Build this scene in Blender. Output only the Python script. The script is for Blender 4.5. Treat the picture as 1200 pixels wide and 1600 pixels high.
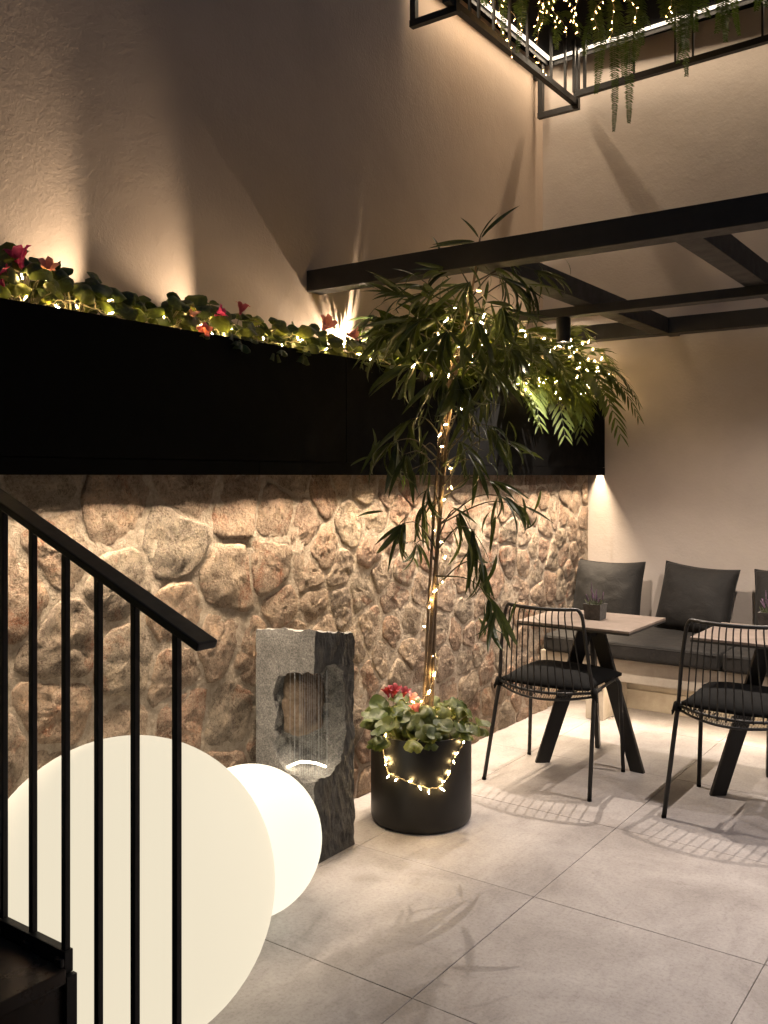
import bpy, bmesh, math, random
from mathutils import Vector, Matrix, Euler, noise

# ------------------------------------------------------------------ camera, sky, exposure
F_PX, HORIZON, EYE = 1430.0, 743.0, 1.45          # photograph is 1200 x 1600
YAW = math.atan(1022 / 1430)
scene = bpy.context.scene
C = scene.collection
for o in list(bpy.data.objects):
    bpy.data.objects.remove(o)

cd = bpy.data.cameras.new('camera')
cam = bpy.data.objects.new('camera', cd)
C.objects.link(cam)
cam.location = (0, 0, EYE)
cam.rotation_euler = (math.pi / 2, 0, YAW)
cd.sensor_fit = 'VERTICAL'
cd.sensor_height = 36.0
cd.lens = 36.0 * F_PX / 1600
cd.shift_y = -(800 - HORIZON) / 1600
cd.clip_start, cd.clip_end = 0.05, 500
scene.camera = cam

world = bpy.data.worlds.new('World')
scene.world = world
world.use_nodes = True
wn = world.node_tree.nodes
sky = wn.new('ShaderNodeTexSky')
sky.sky_type = 'NISHITA'
sky.sun_disc = False
sky.sun_elevation = math.radians(4.0)
sky.sun_rotation = math.radians(150)
sky.air_density = 1.0
sky.dust_density = 0.4
sky.ozone_density = 3.0
bg = wn['Background']
world.node_tree.links.new(sky.outputs[0], bg.inputs[0])
bg.inputs[1].default_value = 0.04

scene.view_settings.view_transform = 'Standard'
scene.view_settings.look = 'None'
scene.view_settings.gamma = 1
scene.view_settings.use_curve_mapping = False
scene.view_settings.exposure = 2.0       # a long exposure at dusk
GAIN = 0.25                                # lamp strengths below are written for exposure 0
cy = scene.cycles
cy.use_denoising = True
try:
    cy.denoiser = 'OPENIMAGEDENOISE'
    cy.denoising_input_passes = 'RGB_ALBEDO_NORMAL'
except Exception:
    pass
cy.use_light_tree = True
cy.sample_clamp_indirect = 1.0
cy.caustics_reflective = False
cy.caustics_refractive = False
cy.max_bounces = 6
cy.diffuse_bounces = 4
cy.transparent_max_bounces = 8
WARM = (1.0, 0.80, 0.58)
WARM2 = (1.0, 0.80, 0.58)

# ------------------------------------------------------------------ measuring helpers (photo pixel -> place)
_s, _c = math.sin(YAW), math.cos(YAW)
def ray(px, py):
    k = (px - 600) / F_PX
    return Vector((-_s + k * _c, _c + k * _s, -(py - HORIZON) / F_PX))
def at(px, py, x=None, y=None, z=None, d=None):
    r = ray(px, py)
    t = x / r.x if x is not None else y / r.y if y is not None else (z - EYE) / r.z if z is not None else d
    p = r * t
    p.z += EYE
    return p

# ------------------------------------------------------------------ materials
MATS = {}
def mat(name, color=(.5, .5, .5), rough=.6, metal=0.0, emit=None, estr=0.0, spec=None):
    m = bpy.data.materials.new(name)
    m.use_nodes = True
    b = m.node_tree.nodes['Principled BSDF']
    b.inputs['Base Color'].default_value = (*color, 1)
    b.inputs['Roughness'].default_value = rough
    b.inputs['Metallic'].default_value = metal
    if spec is not None:
        b.inputs['Specular IOR Level'].default_value = spec
    if emit:
        b.inputs['Emission Color'].default_value = (*emit, 1)
        b.inputs['Emission Strength'].default_value = estr * GAIN
    MATS[name] = m
    return m
def N(m, kind, **kw):
    n = m.node_tree.nodes.new(kind)
    for k, v in kw.items():
        if k in n.inputs:
            n.inputs[k].default_value = v
        else:
            setattr(n, k, v)
    return n
def L(m, a, b):
    m.node_tree.links.new(a, b)
def ramp(m, src, stops):
    r = m.node_tree.nodes.new('ShaderNodeValToRGB')
    e = r.color_ramp.elements
    while len(e) < len(stops):
        e.new(0.5)
    for i, (p, c) in enumerate(stops):
        e[i].position = p
        e[i].color = (*c, 1) if len(c) == 3 else c
    L(m, src, r.inputs[0])
    return r
def bsdf(m):
    return m.node_tree.nodes['Principled BSDF']
def mix(m, kind, fac, a, b):
    x = m.node_tree.nodes.new('ShaderNodeMix')
    x.data_type = 'RGBA'
    x.blend_type = kind
    if hasattr(fac, 'links'):
        L(m, fac, x.inputs[0])
    else:
        x.inputs[0].default_value = fac
    for s, i in ((a, 6), (b, 7)):
        if hasattr(s, 'links'):
            L(m, s, x.inputs[i])
        else:
            x.inputs[i].default_value = (*s, 1)
    return x.outputs[2]
def texnoise(m, scale, detail=6, rough=.6, coord='Object', dist=0.0):
    tc = m.node_tree.nodes.new('ShaderNodeTexCoord')
    n = N(m, 'ShaderNodeTexNoise', Scale=scale, Detail=detail, Roughness=rough, Distortion=dist)
    L(m, tc.outputs[coord], n.inputs['Vector'])
    return n.outputs['Fac']
def bump(m, hs, strength=.5, dist=.01, prev=None):
    b = N(m, 'ShaderNodeBump', Strength=strength, Distance=dist)
    L(m, hs, b.inputs['Height'])
    if prev:
        L(m, prev.outputs[0], b.inputs['Normal'])
    L(m, b.outputs[0], bsdf(m).inputs['Normal'])
    return b

def world_noise(m, scale, detail=6, rough=.6, dist=0.0):
    g = m.node_tree.nodes.new('ShaderNodeNewGeometry')
    n = N(m, 'ShaderNodeTexNoise', Scale=scale, Detail=detail, Roughness=rough, Distortion=dist)
    L(m, g.outputs['Position'], n.inputs['Vector'])
    return n.outputs['Fac']

# plaster
m = mat('plaster', rough=.9, spec=.2)
r = ramp(m, world_noise(m, 1.3, 8, .65), [(.25, (.42, .325, .25)), (.75, (.51, .40, .312))])
L(m, r.outputs[0], bsdf(m).inputs['Base Color'])
b1 = bump(m, world_noise(m, 75, 4, .6), .36, .005)
bump(m, world_noise(m, 9, 3, .5), .12, .02, b1)
m = mat('plaster_smooth', rough=.85, spec=.25)
r = ramp(m, world_noise(m, 1.6, 8, .65), [(.25, (.40, .345, .30)), (.75, (.49, .425, .375))])
L(m, r.outputs[0], bsdf(m).inputs['Base Color'])
b1 = bump(m, world_noise(m, 60, 4, .6), .35, .004)
bump(m, world_noise(m, 7, 3, .5), .2, .02, b1)

# stones
m = mat('rubble_stone', rough=.92, spec=.15)
oi = m.node_tree.nodes.new('ShaderNodeObjectInfo')
base = ramp(m, oi.outputs['Random'], [(0, (.40, .305, .23)), (.16, (.33, .215, .155)), (.32, (.46, .365, .275)), (.48, (.29, .24, .195)),
                                      (.64, (.42, .295, .215)), (.80, (.34, .285, .23)), (.92, (.38, .24, .175)), (1, (.24, .20, .17))])
patch = ramp(m, world_noise(m, 9, 6, .65, .4), [(.33, (.50, .45, .42)), (.5, (.95, .95, .95)), (.68, (1.45, 1.38, 1.25))])
c1 = mix(m, 'MULTIPLY', 1.0, base.outputs[0], patch.outputs[0])
rust = ramp(m, world_noise(m, 5.5, 5, .6, .6), [(.58, (0, 0, 0)), (.70, (1, 1, 1))])
c2 = mix(m, 'MIX', rust.outputs[0], c1, (.30, .125, .07))
vein = ramp(m, world_noise(m, 34, 6, .75, 1.8), [(.44, (0, 0, 0)), (.50, (.75, .75, .75)), (.55, (0, 0, 0))])
c3 = mix(m, 'MIX', vein.outputs[0], c2, (.46, .38, .29))
pits = ramp(m, world_noise(m, 75, 6, .8, .8), [(.36, (.38, .34, .30)), (.5, (1, 1, 1)), (.7, (1.22, 1.2, 1.15))])
c3 = mix(m, 'MULTIPLY', .85, c3, pits.outputs[0])
L(m, c3, bsdf(m).inputs['Base Color'])
b1 = bump(m, world_noise(m, 34, 9, .78, 1.0), 1.0, .030)
bump(m, world_noise(m, 120, 5, .75), 1.0, .007, b1)

m = mat('mortar', rough=.95, spec=.1)
r = ramp(m, world_noise(m, 38, 9, .8), [(.32, (.27, .21, .16)), (.5, (.44, .36, .28)), (.7, (.60, .50, .40))])
L(m, r.outputs[0], bsdf(m).inputs['Base Color'])
b1 = bump(m, world_noise(m, 45, 8, .75, .6), 1.0, .020)
bump(m, world_noise(m, 170, 4, .75), 1.0, .005, b1)

# basalt
m = mat('basalt', rough=.85, spec=.3)
r = ramp(m, world_noise(m, 14, 8, .7), [(.3, (.125, .122, .118)), (.7, (.24, .235, .225))])
sp = ramp(m, world_noise(m, 160, 3, .7), [(.35, (.62, .62, .62)), (.5, (1, 1, 1)), (.66, (1.55, 1.52, 1.5))])
L(m, mix(m, 'MULTIPLY', 1.0, r.outputs[0], sp.outputs[0]), bsdf(m).inputs['Base Color'])
b1 = bump(m, world_noise(m, 60, 7, .7, .4), .7, .006)
m = mat('basalt_hewn_shaded', rough=.7, spec=.3)  # rough side of the same basalt, its shade put into the darker colour
r = ramp(m, world_noise(m, 22, 8, .7), [(.3, (.050, .049, .048)), (.7, (.13, .126, .122))])
L(m, r.outputs[0], bsdf(m).inputs['Base Color'])
bump(m, world_noise(m, 55, 8, .75, .8), 1.0, .018)

# porcelain floor tiles
m = mat('floor_tile', rough=.5, spec=.35)
oi = m.node_tree.nodes.new('ShaderNodeObjectInfo')
cl = ramp(m, world_noise(m, 2.6, 9, .7, .5), [(.28, (.235, .214, .203)), (.5, (.345, .320, .308)), (.72, (.43, .405, .392))])
fine = ramp(m, world_noise(m, 85, 4, .75), [(.33, (.80, .79, .77)), (.5, (1, 1, 1)), (.72, (1.10, 1.09, 1.07))])
tint = ramp(m, oi.outputs['Random'], [(0, (.94, .94, .95)), (1, (1.04, 1.03, 1.02))])
streak_tc = m.node_tree.nodes.new('ShaderNodeNewGeometry')
mp = N(m, 'ShaderNodeMapping')
mp.inputs['Scale'].default_value = (9, 2.2, 1)
L(m, streak_tc.outputs['Position'], mp.inputs['Vector'])
sn = N(m, 'ShaderNodeTexNoise', Scale=2.0, Detail=9, Roughness=.75, Distortion=.8)
L(m, mp.outputs[0], sn.inputs['Vector'])
streak = ramp(m, sn.outputs['Fac'], [(.3, (.80, .79, .78)), (.46, (1, 1, 1)), (.8, (1.07, 1.07, 1.06))])
c1 = mix(m, 'MULTIPLY', 1.0, cl.outputs[0], fine.outputs[0])
c1 = mix(m, 'MULTIPLY', .8, c1, streak.outputs[0])
c1 = mix(m, 'MULTIPLY', 1.0, c1, tint.outputs[0])
L(m, c1, bsdf(m).inputs['Base Color'])
rr = ramp(m, world_noise(m, 6, 6, .7), [(.3, (.42, .42, .42)), (.7, (.62, .62, .62))])
L(m, rr.outputs[0], bsdf(m).inputs['Roughness'])
bump(m, world_noise(m, 120, 4, .7), .12, .002)
mat('grout', (.27, .245, .225), .95)

m = mat('niche_rock', rough=.9, spec=.2)
r = ramp(m, world_noise(m, 16, 8, .75, .8), [(.3, (.13, .095, .07)), (.5, (.25, .19, .14)), (.72, (.36, .29, .22))])
L(m, r.outputs[0], bsdf(m).inputs['Base Color'])
bump(m, world_noise(m, 40, 8, .75, .8), 1.0, .02)
# bench concrete
m = mat('bench_concrete', rough=.8, spec=.3)
r = ramp(m, world_noise(m, 5, 9, .7, .3), [(.3, (.33, .28, .22)), (.7, (.50, .44, .36))])
L(m, r.outputs[0], bsdf(m).inputs['Base Color'])
bump(m, world_noise(m, 40, 6, .7), .35, .005)

# metals, fabrics
def dusty_black(name, c0, c1, rough0, rough1, metal=0.0):
    m = mat(name, c0, rough0, metal, spec=.4)
    r = ramp(m, world_noise(m, 7, 7, .7), [(.35, c0), (.75, c1)])
    L(m, r.outputs[0], bsdf(m).inputs['Base Color'])
    q = ramp(m, world_noise(m, 16, 6, .7), [(.3, (rough0,) * 3), (.7, (rough1,) * 3)])
    L(m, q.outputs[0], bsdf(m).inputs['Roughness'])
    bump(m, world_noise(m, 150, 3, .6), .08, .001)
    return m
dusty_black('black_steel', (.010, .0095, .009), (.018, .017, .016), .38, .55)
dusty_black('pergola_steel', (.016, .0145, .0135), (.026, .024, .023), .42, .6)
dusty_black('planter_black', (.0022, .0021, .0020), (.0034, .0033, .0032), .6, .75)
bsdf(MATS['planter_black']).inputs['Specular IOR Level'].default_value = .06
dusty_black('pot_black', (.006, .0055, .005), (.010, .0095, .009), .36, .48)
dusty_black('stair_steel', (.035, .025, .018), (.06, .045, .033), .22, .40)
m = mat('black_fabric', (.008, .008, .008), .95, spec=.15)
bump(m, texnoise(m, 180, 3, .6), .4, .002)
def fabric(name, c0, c1):
    m = mat(name, c0, .75, spec=.3)
    r = ramp(m, texnoise(m, 9, 7, .7), [(.3, c0), (.7, c1)])
    L(m, r.outputs[0], bsdf(m).inputs['Base Color'])
    bb = bump(m, texnoise(m, 14, 4, .6, dist=.6), .35, .02)
    bump(m, texnoise(m, 260, 2, .6), .3, .001, bb)
    bsdf(m).inputs['Sheen Weight'].default_value = .04
    return m
fabric('charcoal_fabric', (.009, .0080, .0070), (.019, .0172, .0155))
fabric('charcoal_vinyl', (.012, .0106, .0092), (.024, .0215, .019))
m = mat('table_laminate', rough=.5, spec=.35)
r = ramp(m, texnoise(m, 7, 9, .7, dist=.8), [(.3, (.135, .105, .085)), (.55, (.20, .16, .133)), (.75, (.265, .215, .18))])
L(m, r.outputs[0], bsdf(m).inputs['Base Color'])
mat('table_edge', (.02, .018, .016), .6)
m = mat('slate_pot', rough=.9)
r = ramp(m, texnoise(m, 45, 6, .7), [(.35, (.045, .042, .040)), (.7, (.10, .092, .085))])
L(m, r.outputs[0], bsdf(m).inputs['Base Color'])
bump(m, texnoise(m, 60, 5, .7), .6, .006)
mat('soil', (.018, .012, .008), 1.0, spec=.05)

# plants
def leafmat(name, c0, c1, rough=.45, trans=.25, scale=20, spec=.4):
    m = mat(name, c0, rough, spec=spec)
    oi = m.node_tree.nodes.new('ShaderNodeObjectInfo')
    r = ramp(m, oi.outputs['Random'], [(0, c0), (1, c1)])
    v = ramp(m, texnoise(m, scale, 4, .6), [(.3, (.72, .72, .72)), (.7, (1.25, 1.2, 1.1))])
    col = mix(m, 'MULTIPLY', 1.0, r.outputs[0], v.outputs[0])
    L(m, col, bsdf(m).inputs['Base Color'])
    t = N(m, 'ShaderNodeBsdfTranslucent')
    L(m, mix(m, 'MULTIPLY', 1.0, col, (1.6, 1.5, .7)), t.inputs[0])
    ms = N(m, 'ShaderNodeMixShader')
    ms.inputs[0].default_value = trans
    L(m, bsdf(m).outputs[0], ms.inputs[1])
    L(m, t.outputs[0], ms.inputs[2])
    L(m, ms.outputs[0], m.node_tree.nodes['Material Output'].inputs[0])
    return m
leafmat('willow_leaf', (.026, .040, .015), (.055, .075, .024), .38, .25)
leafmat('bright_leaf', (.16, .30, .03), (.20, .34, .04), .45, .4)
leafmat('palm_leaf', (.042, .064, .016), (.078, .102, .024), .45, .42)
leafmat('fern_leaf', (.035, .062, .022), (.065, .105, .030), .5, .25)
leafmat('petal_pink', (.45, .07, .14), (.55, .15, .21), .6, .35)
leafmat('petal_magenta', (.58, .03, .19), (.70, .07, .28), .6, .35)
leafmat('petal_red', (.11, .006, .014), (.19, .015, .03), .65, .25)
leafmat('petal_pale', (.60, .24, .32), (.68, .34, .40), .6, .35)
leafmat('lavender', (.10, .06, .11), (.17, .10, .17), .8, .15)
leafmat('lavender_leaf', (.07, .085, .05), (.11, .12, .07), .7, .2)
# cyclamen leaf: marbled heart leaf with pale rim (pattern in leaf coordinates)
m = leafmat('cyclamen_leaf', (.030, .050, .018), (.095, .112, .036), .45, .32, 30)
col_link = bsdf(m).inputs['Base Color'].links[0].from_socket
tc = m.node_tree.nodes.new('ShaderNodeTexCoord')
vl = N(m, 'ShaderNodeVectorMath', operation='LENGTH')
L(m, tc.outputs['Object'], vl.inputs[0])
dn = N(m, 'ShaderNodeTexNoise', Scale=60, Detail=3)
L(m, tc.outputs['Object'], dn.inputs['Vector'])
ad = N(m, 'ShaderNodeMath', operation='MULTIPLY_ADD')
L(m, dn.outputs['Fac'], ad.inputs[0])
ad.inputs[1].default_value = .018
L(m, vl.outputs['Value'], ad.inputs[2])
mb = ramp(m, ad.outputs[0], [(0, (.9, .95, .9)), (.024, (.8, .85, .8)), (.031, (1.9, 1.9, 1.75)), (.037, (.75, .8, .7)), (.05, (1.25, 1.2, .9))])
L(m, mix(m, 'MULTIPLY', .85, col_link, mb.outputs[0]), bsdf(m).inputs['Base Color'])
m = mat('bark', rough=.8)
r = ramp(m, texnoise(m, 30, 6, .7), [(.3, (.085, .055, .034)), (.7, (.17, .115, .07))])
L(m, r.outputs[0], bsdf(m).inputs['Base Color'])
bump(m, texnoise(m, 60, 4, .6), .5, .004)
mat('twig', (.06, .05, .025), .7)
mat('green_stem', (.10, .09, .045), .6)
mat('wire', (.45, .38, .28), .45)

# lights
mat('globe_large', (.22, .20, .17), .6, emit=(1.0, .885, .665), estr=.85, spec=.15)
mat('globe_small', (.3, .29, .26), .6, emit=(1.0, .93, .73), estr=1.08, spec=.15)
mat('bulb', (.8, .7, .5), .3, emit=(1.0, .67, .27), estr=340)
mat('bulb_amber', (.8, .6, .4), .3, emit=(1.0, .52, .15), estr=60)
mat('led_white', (.9, .9, .9), .4, emit=(1.0, .85, .66), estr=2.4)
mat('led_warm', (.9, .9, .9), .4, emit=(1.0, .72, .42), estr=6)
mat('lens', (.9, .9, .9), .3, emit=(1.0, .80, .55), estr=30)
mat('fountain_led', (.9, .9, .9), .3, emit=(1.0, .85, .60), estr=22)
m = mat('water', (.9, .95, 1.0), .05, spec=.6)
bsdf(m).inputs['Transmission Weight'].default_value = .55
bsdf(m).inputs['IOR'].default_value = 1.33

# ------------------------------------------------------------------ object helpers
def tag(o, label=None, cat=None, group=None, kind=None):
    if label: o['label'] = label
    if cat: o['category'] = cat
    if group: o['group'] = group
    if kind: o['kind'] = kind
    return o
ORG = {}
def thing(name, label, cat, loc=(0, 0, 0), group=None):
    o = bpy.data.objects.new(name, None)
    o.empty_display_size = .05
    C.objects.link(o)
    o.location = loc
    ORG[o.name] = Vector(loc)
    return tag(o, label, cat, group)
def org(o):
    return ORG.get(o.name, Vector((0, 0, 0))) if o else Vector((0, 0, 0))
def link(name, me, parent=None, loc=None, rot=None, scale=None):
    """links an object; for a part, loc is given in world coordinates"""
    o = bpy.data.objects.new(name, me)
    C.objects.link(o)
    if parent:
        o.parent = parent
    base = org(parent)
    if loc is not None:
        o.location = Vector(loc) - base
        ORG[o.name] = Vector(loc)
    else:
        ORG[o.name] = base.copy()
    if rot is not None:
        o.rotation_euler = rot
    if scale is not None:
        o.scale = (scale,) * 3 if isinstance(scale, (int, float)) else scale
    return o
class MB:
    def __init__(self):
        self.v, self.f, self.mi = [], [], []
        self.cur = 0
    def face(self, ids):
        self.f.append(ids)
        self.mi.append(self.cur)
    def box(self, lo, hi):
        n = len(self.v)
        x0, y0, z0 = lo
        x1, y1, z1 = hi
        self.v += [Vector(p) for p in ((x0, y0, z0), (x1, y0, z0), (x1, y1, z0), (x0, y1, z0), (x0, y0, z1), (x1, y0, z1), (x1, y1, z1), (x0, y1, z1))]
        for q in ((3, 2, 1, 0), (4, 5, 6, 7), (0, 1, 5, 4), (1, 2, 6, 5), (2, 3, 7, 6), (3, 0, 4, 7)):
            self.face([n + i for i in q])
        return self
    def bar(self, a, b, w, t, up=(0, 0, 1)):
        """box of section w x t from a to b; w across, t along up"""
        a, b = Vector(a), Vector(b)
        d = (b - a).normalized()
        u = Vector(up)
        s = d.cross(u)
        if s.length < 1e-4:
            s = d.cross(Vector((1, 0, 0)))
        s.normalize()
        u = s.cross(d).normalized()
        n = len(self.v)
        for p in (a, b):
            for i, j in ((-1, -1), (1, -1), (1, 1), (-1, 1)):
                self.v.append(p + s * (w / 2 * i) + u * (t / 2 * j))
        for q in ((0, 1, 2, 3), (7, 6, 5, 4), (0, 4, 5, 1), (1, 5, 6, 2), (2, 6, 7, 3), (3, 7, 4, 0)):
            self.face([n + i for i in q])
        return self
    def tube(self, pts, r, n=8, caps=True):
        pts = [Vector(p) for p in pts]
        rs = r if isinstance(r, (list, tuple)) else [r] * len(pts)
        base = len(self.v)
        ref = None
        for i, p in enumerate(pts):
            a = pts[max(i - 1, 0)]
            b = pts[min(i + 1, len(pts) - 1)]
            d = (b - a).normalized()
            if ref is None:
                ref = d.orthogonal().normalized()
            s = (ref - d * ref.dot(d))
            if s.length < 1e-5:
                s = d.orthogonal()
            s.normalize()
            ref = s
            t = d.cross(s)
            for k in range(n):
                an = 2 * math.pi * k / n
                self.v.append(p + (s * math.cos(an) + t * math.sin(an)) * rs[i])
        for i in range(len(pts) - 1):
            for k in range(n):
                k2 = (k + 1) % n
                self.face([base + i * n + k, base + i * n + k2, base + (i + 1) * n + k2, base + (i + 1) * n + k])
        if caps:
            self.face([base + k for k in range(n)][::-1])
            self.face([base + (len(pts) - 1) * n + k for k in range(n)])
        return self
    def lathe(self, prof, c=(0, 0, 0), n=32):
        base = len(self.v)
        c = Vector(c)
        for r, z in prof:
            for k in range(n):
                an = 2 * math.pi * k / n
                self.v.append(c + Vector((r * math.cos(an), r * math.sin(an), z)))
        for i in range(len(prof) - 1):
            for k in range(n):
                k2 = (k + 1) % n
                self.face([base + i * n + k, base + i * n + k2, base + (i + 1) * n + k2, base + (i + 1) * n + k])
        return self
    def strip(self, left, right):
        n = len(self.v)
        for a, b in zip(left, right):
            self.v += [Vector(a), Vector(b)]
        for i in range(len(left) - 1):
            self.face([n + 2 * i, n + 2 * i + 1, n + 2 * i + 3, n + 2 * i + 2])
        return self
    def mesh(self, name, mats, origin=(0, 0, 0), smooth=False, bevel=0.0, seg=2):
        me = bpy.data.meshes.new(name)
        o = Vector(origin)
        me.from_pydata([v - o for v in self.v], [], self.f)
        for mm in (mats if isinstance(mats, (list, tuple)) else [mats]):
            me.materials.append(MATS[mm])
        me.polygons.foreach_set('material_index', self.mi)
        if bevel:
            bm = bmesh.new()
            bm.from_mesh(me)
            bmesh.ops.bevel(bm, geom=list(bm.edges), offset=bevel, segments=seg, affect='EDGES', profile=.6)
            bm.to_mesh(me)
            bm.free()
        if smooth:
            me.polygons.foreach_set('use_smooth', [True] * len(me.polygons))
        me.update()
        return me
    def build(self, name, mats, parent=None, smooth=False, bevel=0.0, seg=2):
        return link(name, self.mesh(name, mats, org(parent), smooth, bevel, seg), parent)
def smooth_by_angle(o, ang=40):
    me = o.data
    me.polygons.foreach_set('use_smooth', [True] * len(me.polygons))
    try:
        me.set_sharp_from_angle(angle=math.radians(ang))
    except Exception:
        pass
def rounded(pts, rad, seg=4):
    """polyline with rounded inner corners"""
    pts = [Vector(p) for p in pts]
    out = [pts[0]]
    for i in range(1, len(pts) - 1):
        a, p, b = pts[i - 1], pts[i], pts[i + 1]
        ra = min(rad, (a - p).length * .49)
        rb = min(rad, (b - p).length * .49)
        p0 = p + (a - p).normalized() * ra
        p1 = p + (b - p).normalized() * rb
        for k in range(seg + 1):
            t = k / seg
            out.append(p0 * (1 - t) ** 2 + p * (2 * t * (1 - t)) + p1 * t * t)
    out.append(pts[-1])
    return out
def light(name, kind, loc, parent, energy, color, **kw):
    ld = bpy.data.lights.new(name, kind)
    ld.energy = energy * GAIN
    ld.color = color
    rot = kw.pop('rot', None)
    for k, v in kw.items():
        setattr(ld, k, v)
    return link(name, ld, parent, loc, rot)

# ------------------------------------------------------------------ places measured from the photograph
XS = -2.50          # stone wall face (mortar)
XW = -2.834         # plaster wall above it
YB = 5.885          # back wall
XP = -2.376         # planter front
ZP0, ZP1 = 1.452, 1.95
rnd = random.Random(7)

# ------------------------------------------------------------------ structure
floor = MB().box((-3.2, -2.7, -.30), (3.3, YB + .3, -.012)).build('floor', 'grout')
tag(floor, kind='structure')
T = .7525
tile_mb = MB().box((0, 0, 0), (T - .0020, T - .0020, .012))
tile_me = tile_mb.mesh('floor_tile', 'floor_tile', bevel=.0012, seg=1)
x0, y0 = -1.412 - 2 * T, 2.112 - 7 * T
for i in range(9):
    for j in range(13):
        lo = Vector((x0 + i * T, y0 + j * T, -.0125 + rnd.uniform(0, .0008)))
        link('tile', tile_me, floor, lo)

w = MB().box((XW - .3, -2.6, 1.49), (XW, YB, 6.2)).build('plaster_wall', 'plaster')
tag(w, 'tall beige textured plaster wall above the long black planter', 'wall')
w = MB().box((XW - .3, YB, -.3), (3.2, YB + .3, 6.2)).build('back_wall', 'plaster_smooth')
tag(w, 'taupe plaster back wall behind the cushioned bench', 'wall')

w = MB().box((3.2, -2.6, -.3), (3.5, YB + .3, 6.2)).build('side_wall', 'plaster_smooth')
tag(w, 'taupe plaster wall closing the courtyard on the right', 'wall')
w = MB().box((XW - .3, -2.9, -.3), (3.5, -2.6, 6.2)).build('rear_wall', 'plaster_smooth')
tag(w, 'taupe plaster wall closing the courtyard behind the stairs', 'wall')

# --- rubble wall: mortar bed plus single stones
sw = thing('stone_wall', 'rough tan and brown rubble stone wall under the black planter', 'wall', (XS, 0, 0))
mb = MB()
nu, nv = 300, 84
ua, ub = 0.9, YB
va, vb = -.02, 1.505
for j in range(nv + 1):
    for i in range(nu + 1):
        u = ua + (ub - ua) * i / nu
        v = va + (vb - va) * j / nv
        dpt = .0036 + .0022 * noise.noise(Vector((u * 6, v * 6, 3))) + .0030 * noise.noise(Vector((u * 22, v * 22, 9))) + .0024 * noise.noise(Vector((u * 60, v * 60, 1)))
        mb.v.append(Vector((XS + dpt, u, v)))
for j in range(nv):
    for i in range(nu):
        a = j * (nu + 1) + i
        mb.face([a, a + 1, a + nu + 2, a + nu + 1])
mb.build('mortar', 'mortar', sw, smooth=True)
MB().box((XW - .02, .9, -.02), (XS - .03, YB, 1.485)).build('wall_core', 'mortar', sw)

def voronoi(sites, box):
    cells = []
    for i, s in enumerate(sites):
        poly = [(box[0], box[1]), (box[2], box[1]), (box[2], box[3]), (box[0], box[3])]
        near = sorted((q for k, q in enumerate(sites) if k != i), key=lambda q: (q[0] - s[0]) ** 2 + (q[1] - s[1]) ** 2)[:18]
        for q in near:
            mx, my = (s[0] + q[0]) / 2, (s[1] + q[1]) / 2
            nx, ny = q[0] - s[0], q[1] - s[1]
            out = []
            for k in range(len(poly)):
                a, b = poly[k], poly[(k + 1) % len(poly)]
                da = (a[0] - mx) * nx + (a[1] - my) * ny
                db = (b[0] - mx) * nx + (b[1] - my) * ny
                if da <= 0:
                    out.append(a)
                if da * db < 0:
                    t = da / (da - db)
                    out.append((a[0] + (b[0] - a[0]) * t, a[1] + (b[1] - a[1]) * t))
            poly = out
            if len(poly) < 3:
                break
        cells.append(poly)
    return cells
def centroid(p):
    A = cx = cy_ = 0
    for k in range(len(p)):
        a, b = p[k], p[(k + 1) % len(p)]
        cr = a[0] * b[1] - b[0] * a[1]
        A += cr
        cx += (a[0] + b[0]) * cr
        cy_ += (a[1] + b[1]) * cr
    return (cx / (3 * A), cy_ / (3 * A)) if abs(A) > 1e-9 else p[0]
sites = []
tries = 0
while tries < 9000:
    tries += 1
    u, v = rnd.uniform(1.28, YB), rnd.uniform(0, 1.5)
    want = (.235 if u < 2.75 else .165) * rnd.choice((.62, .8, 1.0, 1.0, 1.22))
    if all(((u - a) * .92) ** 2 + (v - b) ** 2 > (want * .5 + w_ * .5) ** 2 for a, b, w_ in sites):
        sites.append((u, v, want))
sites = [q[:2] for q in sites]
vb_box = (1.24, -.02, YB - .004, 1.505)
cells = voronoi(sites, vb_box)
sites = [(s[0] * .7 + centroid(c)[0] * .3, s[1] * .7 + centroid(c)[1] * .3) for s, c in zip(sites, cells)]
cells = voronoi(sites, vb_box)
def warp(p):
    return Vector((.020 * noise.noise(Vector((p.x * 6, p.y * 6, 2))) + .010 * noise.noise(Vector((p.x * 17, p.y * 17, 5))),
                   .020 * noise.noise(Vector((p.x * 6, p.y * 6, 8))) + .010 * noise.noise(Vector((p.x * 17, p.y * 17, 11)))))
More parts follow.
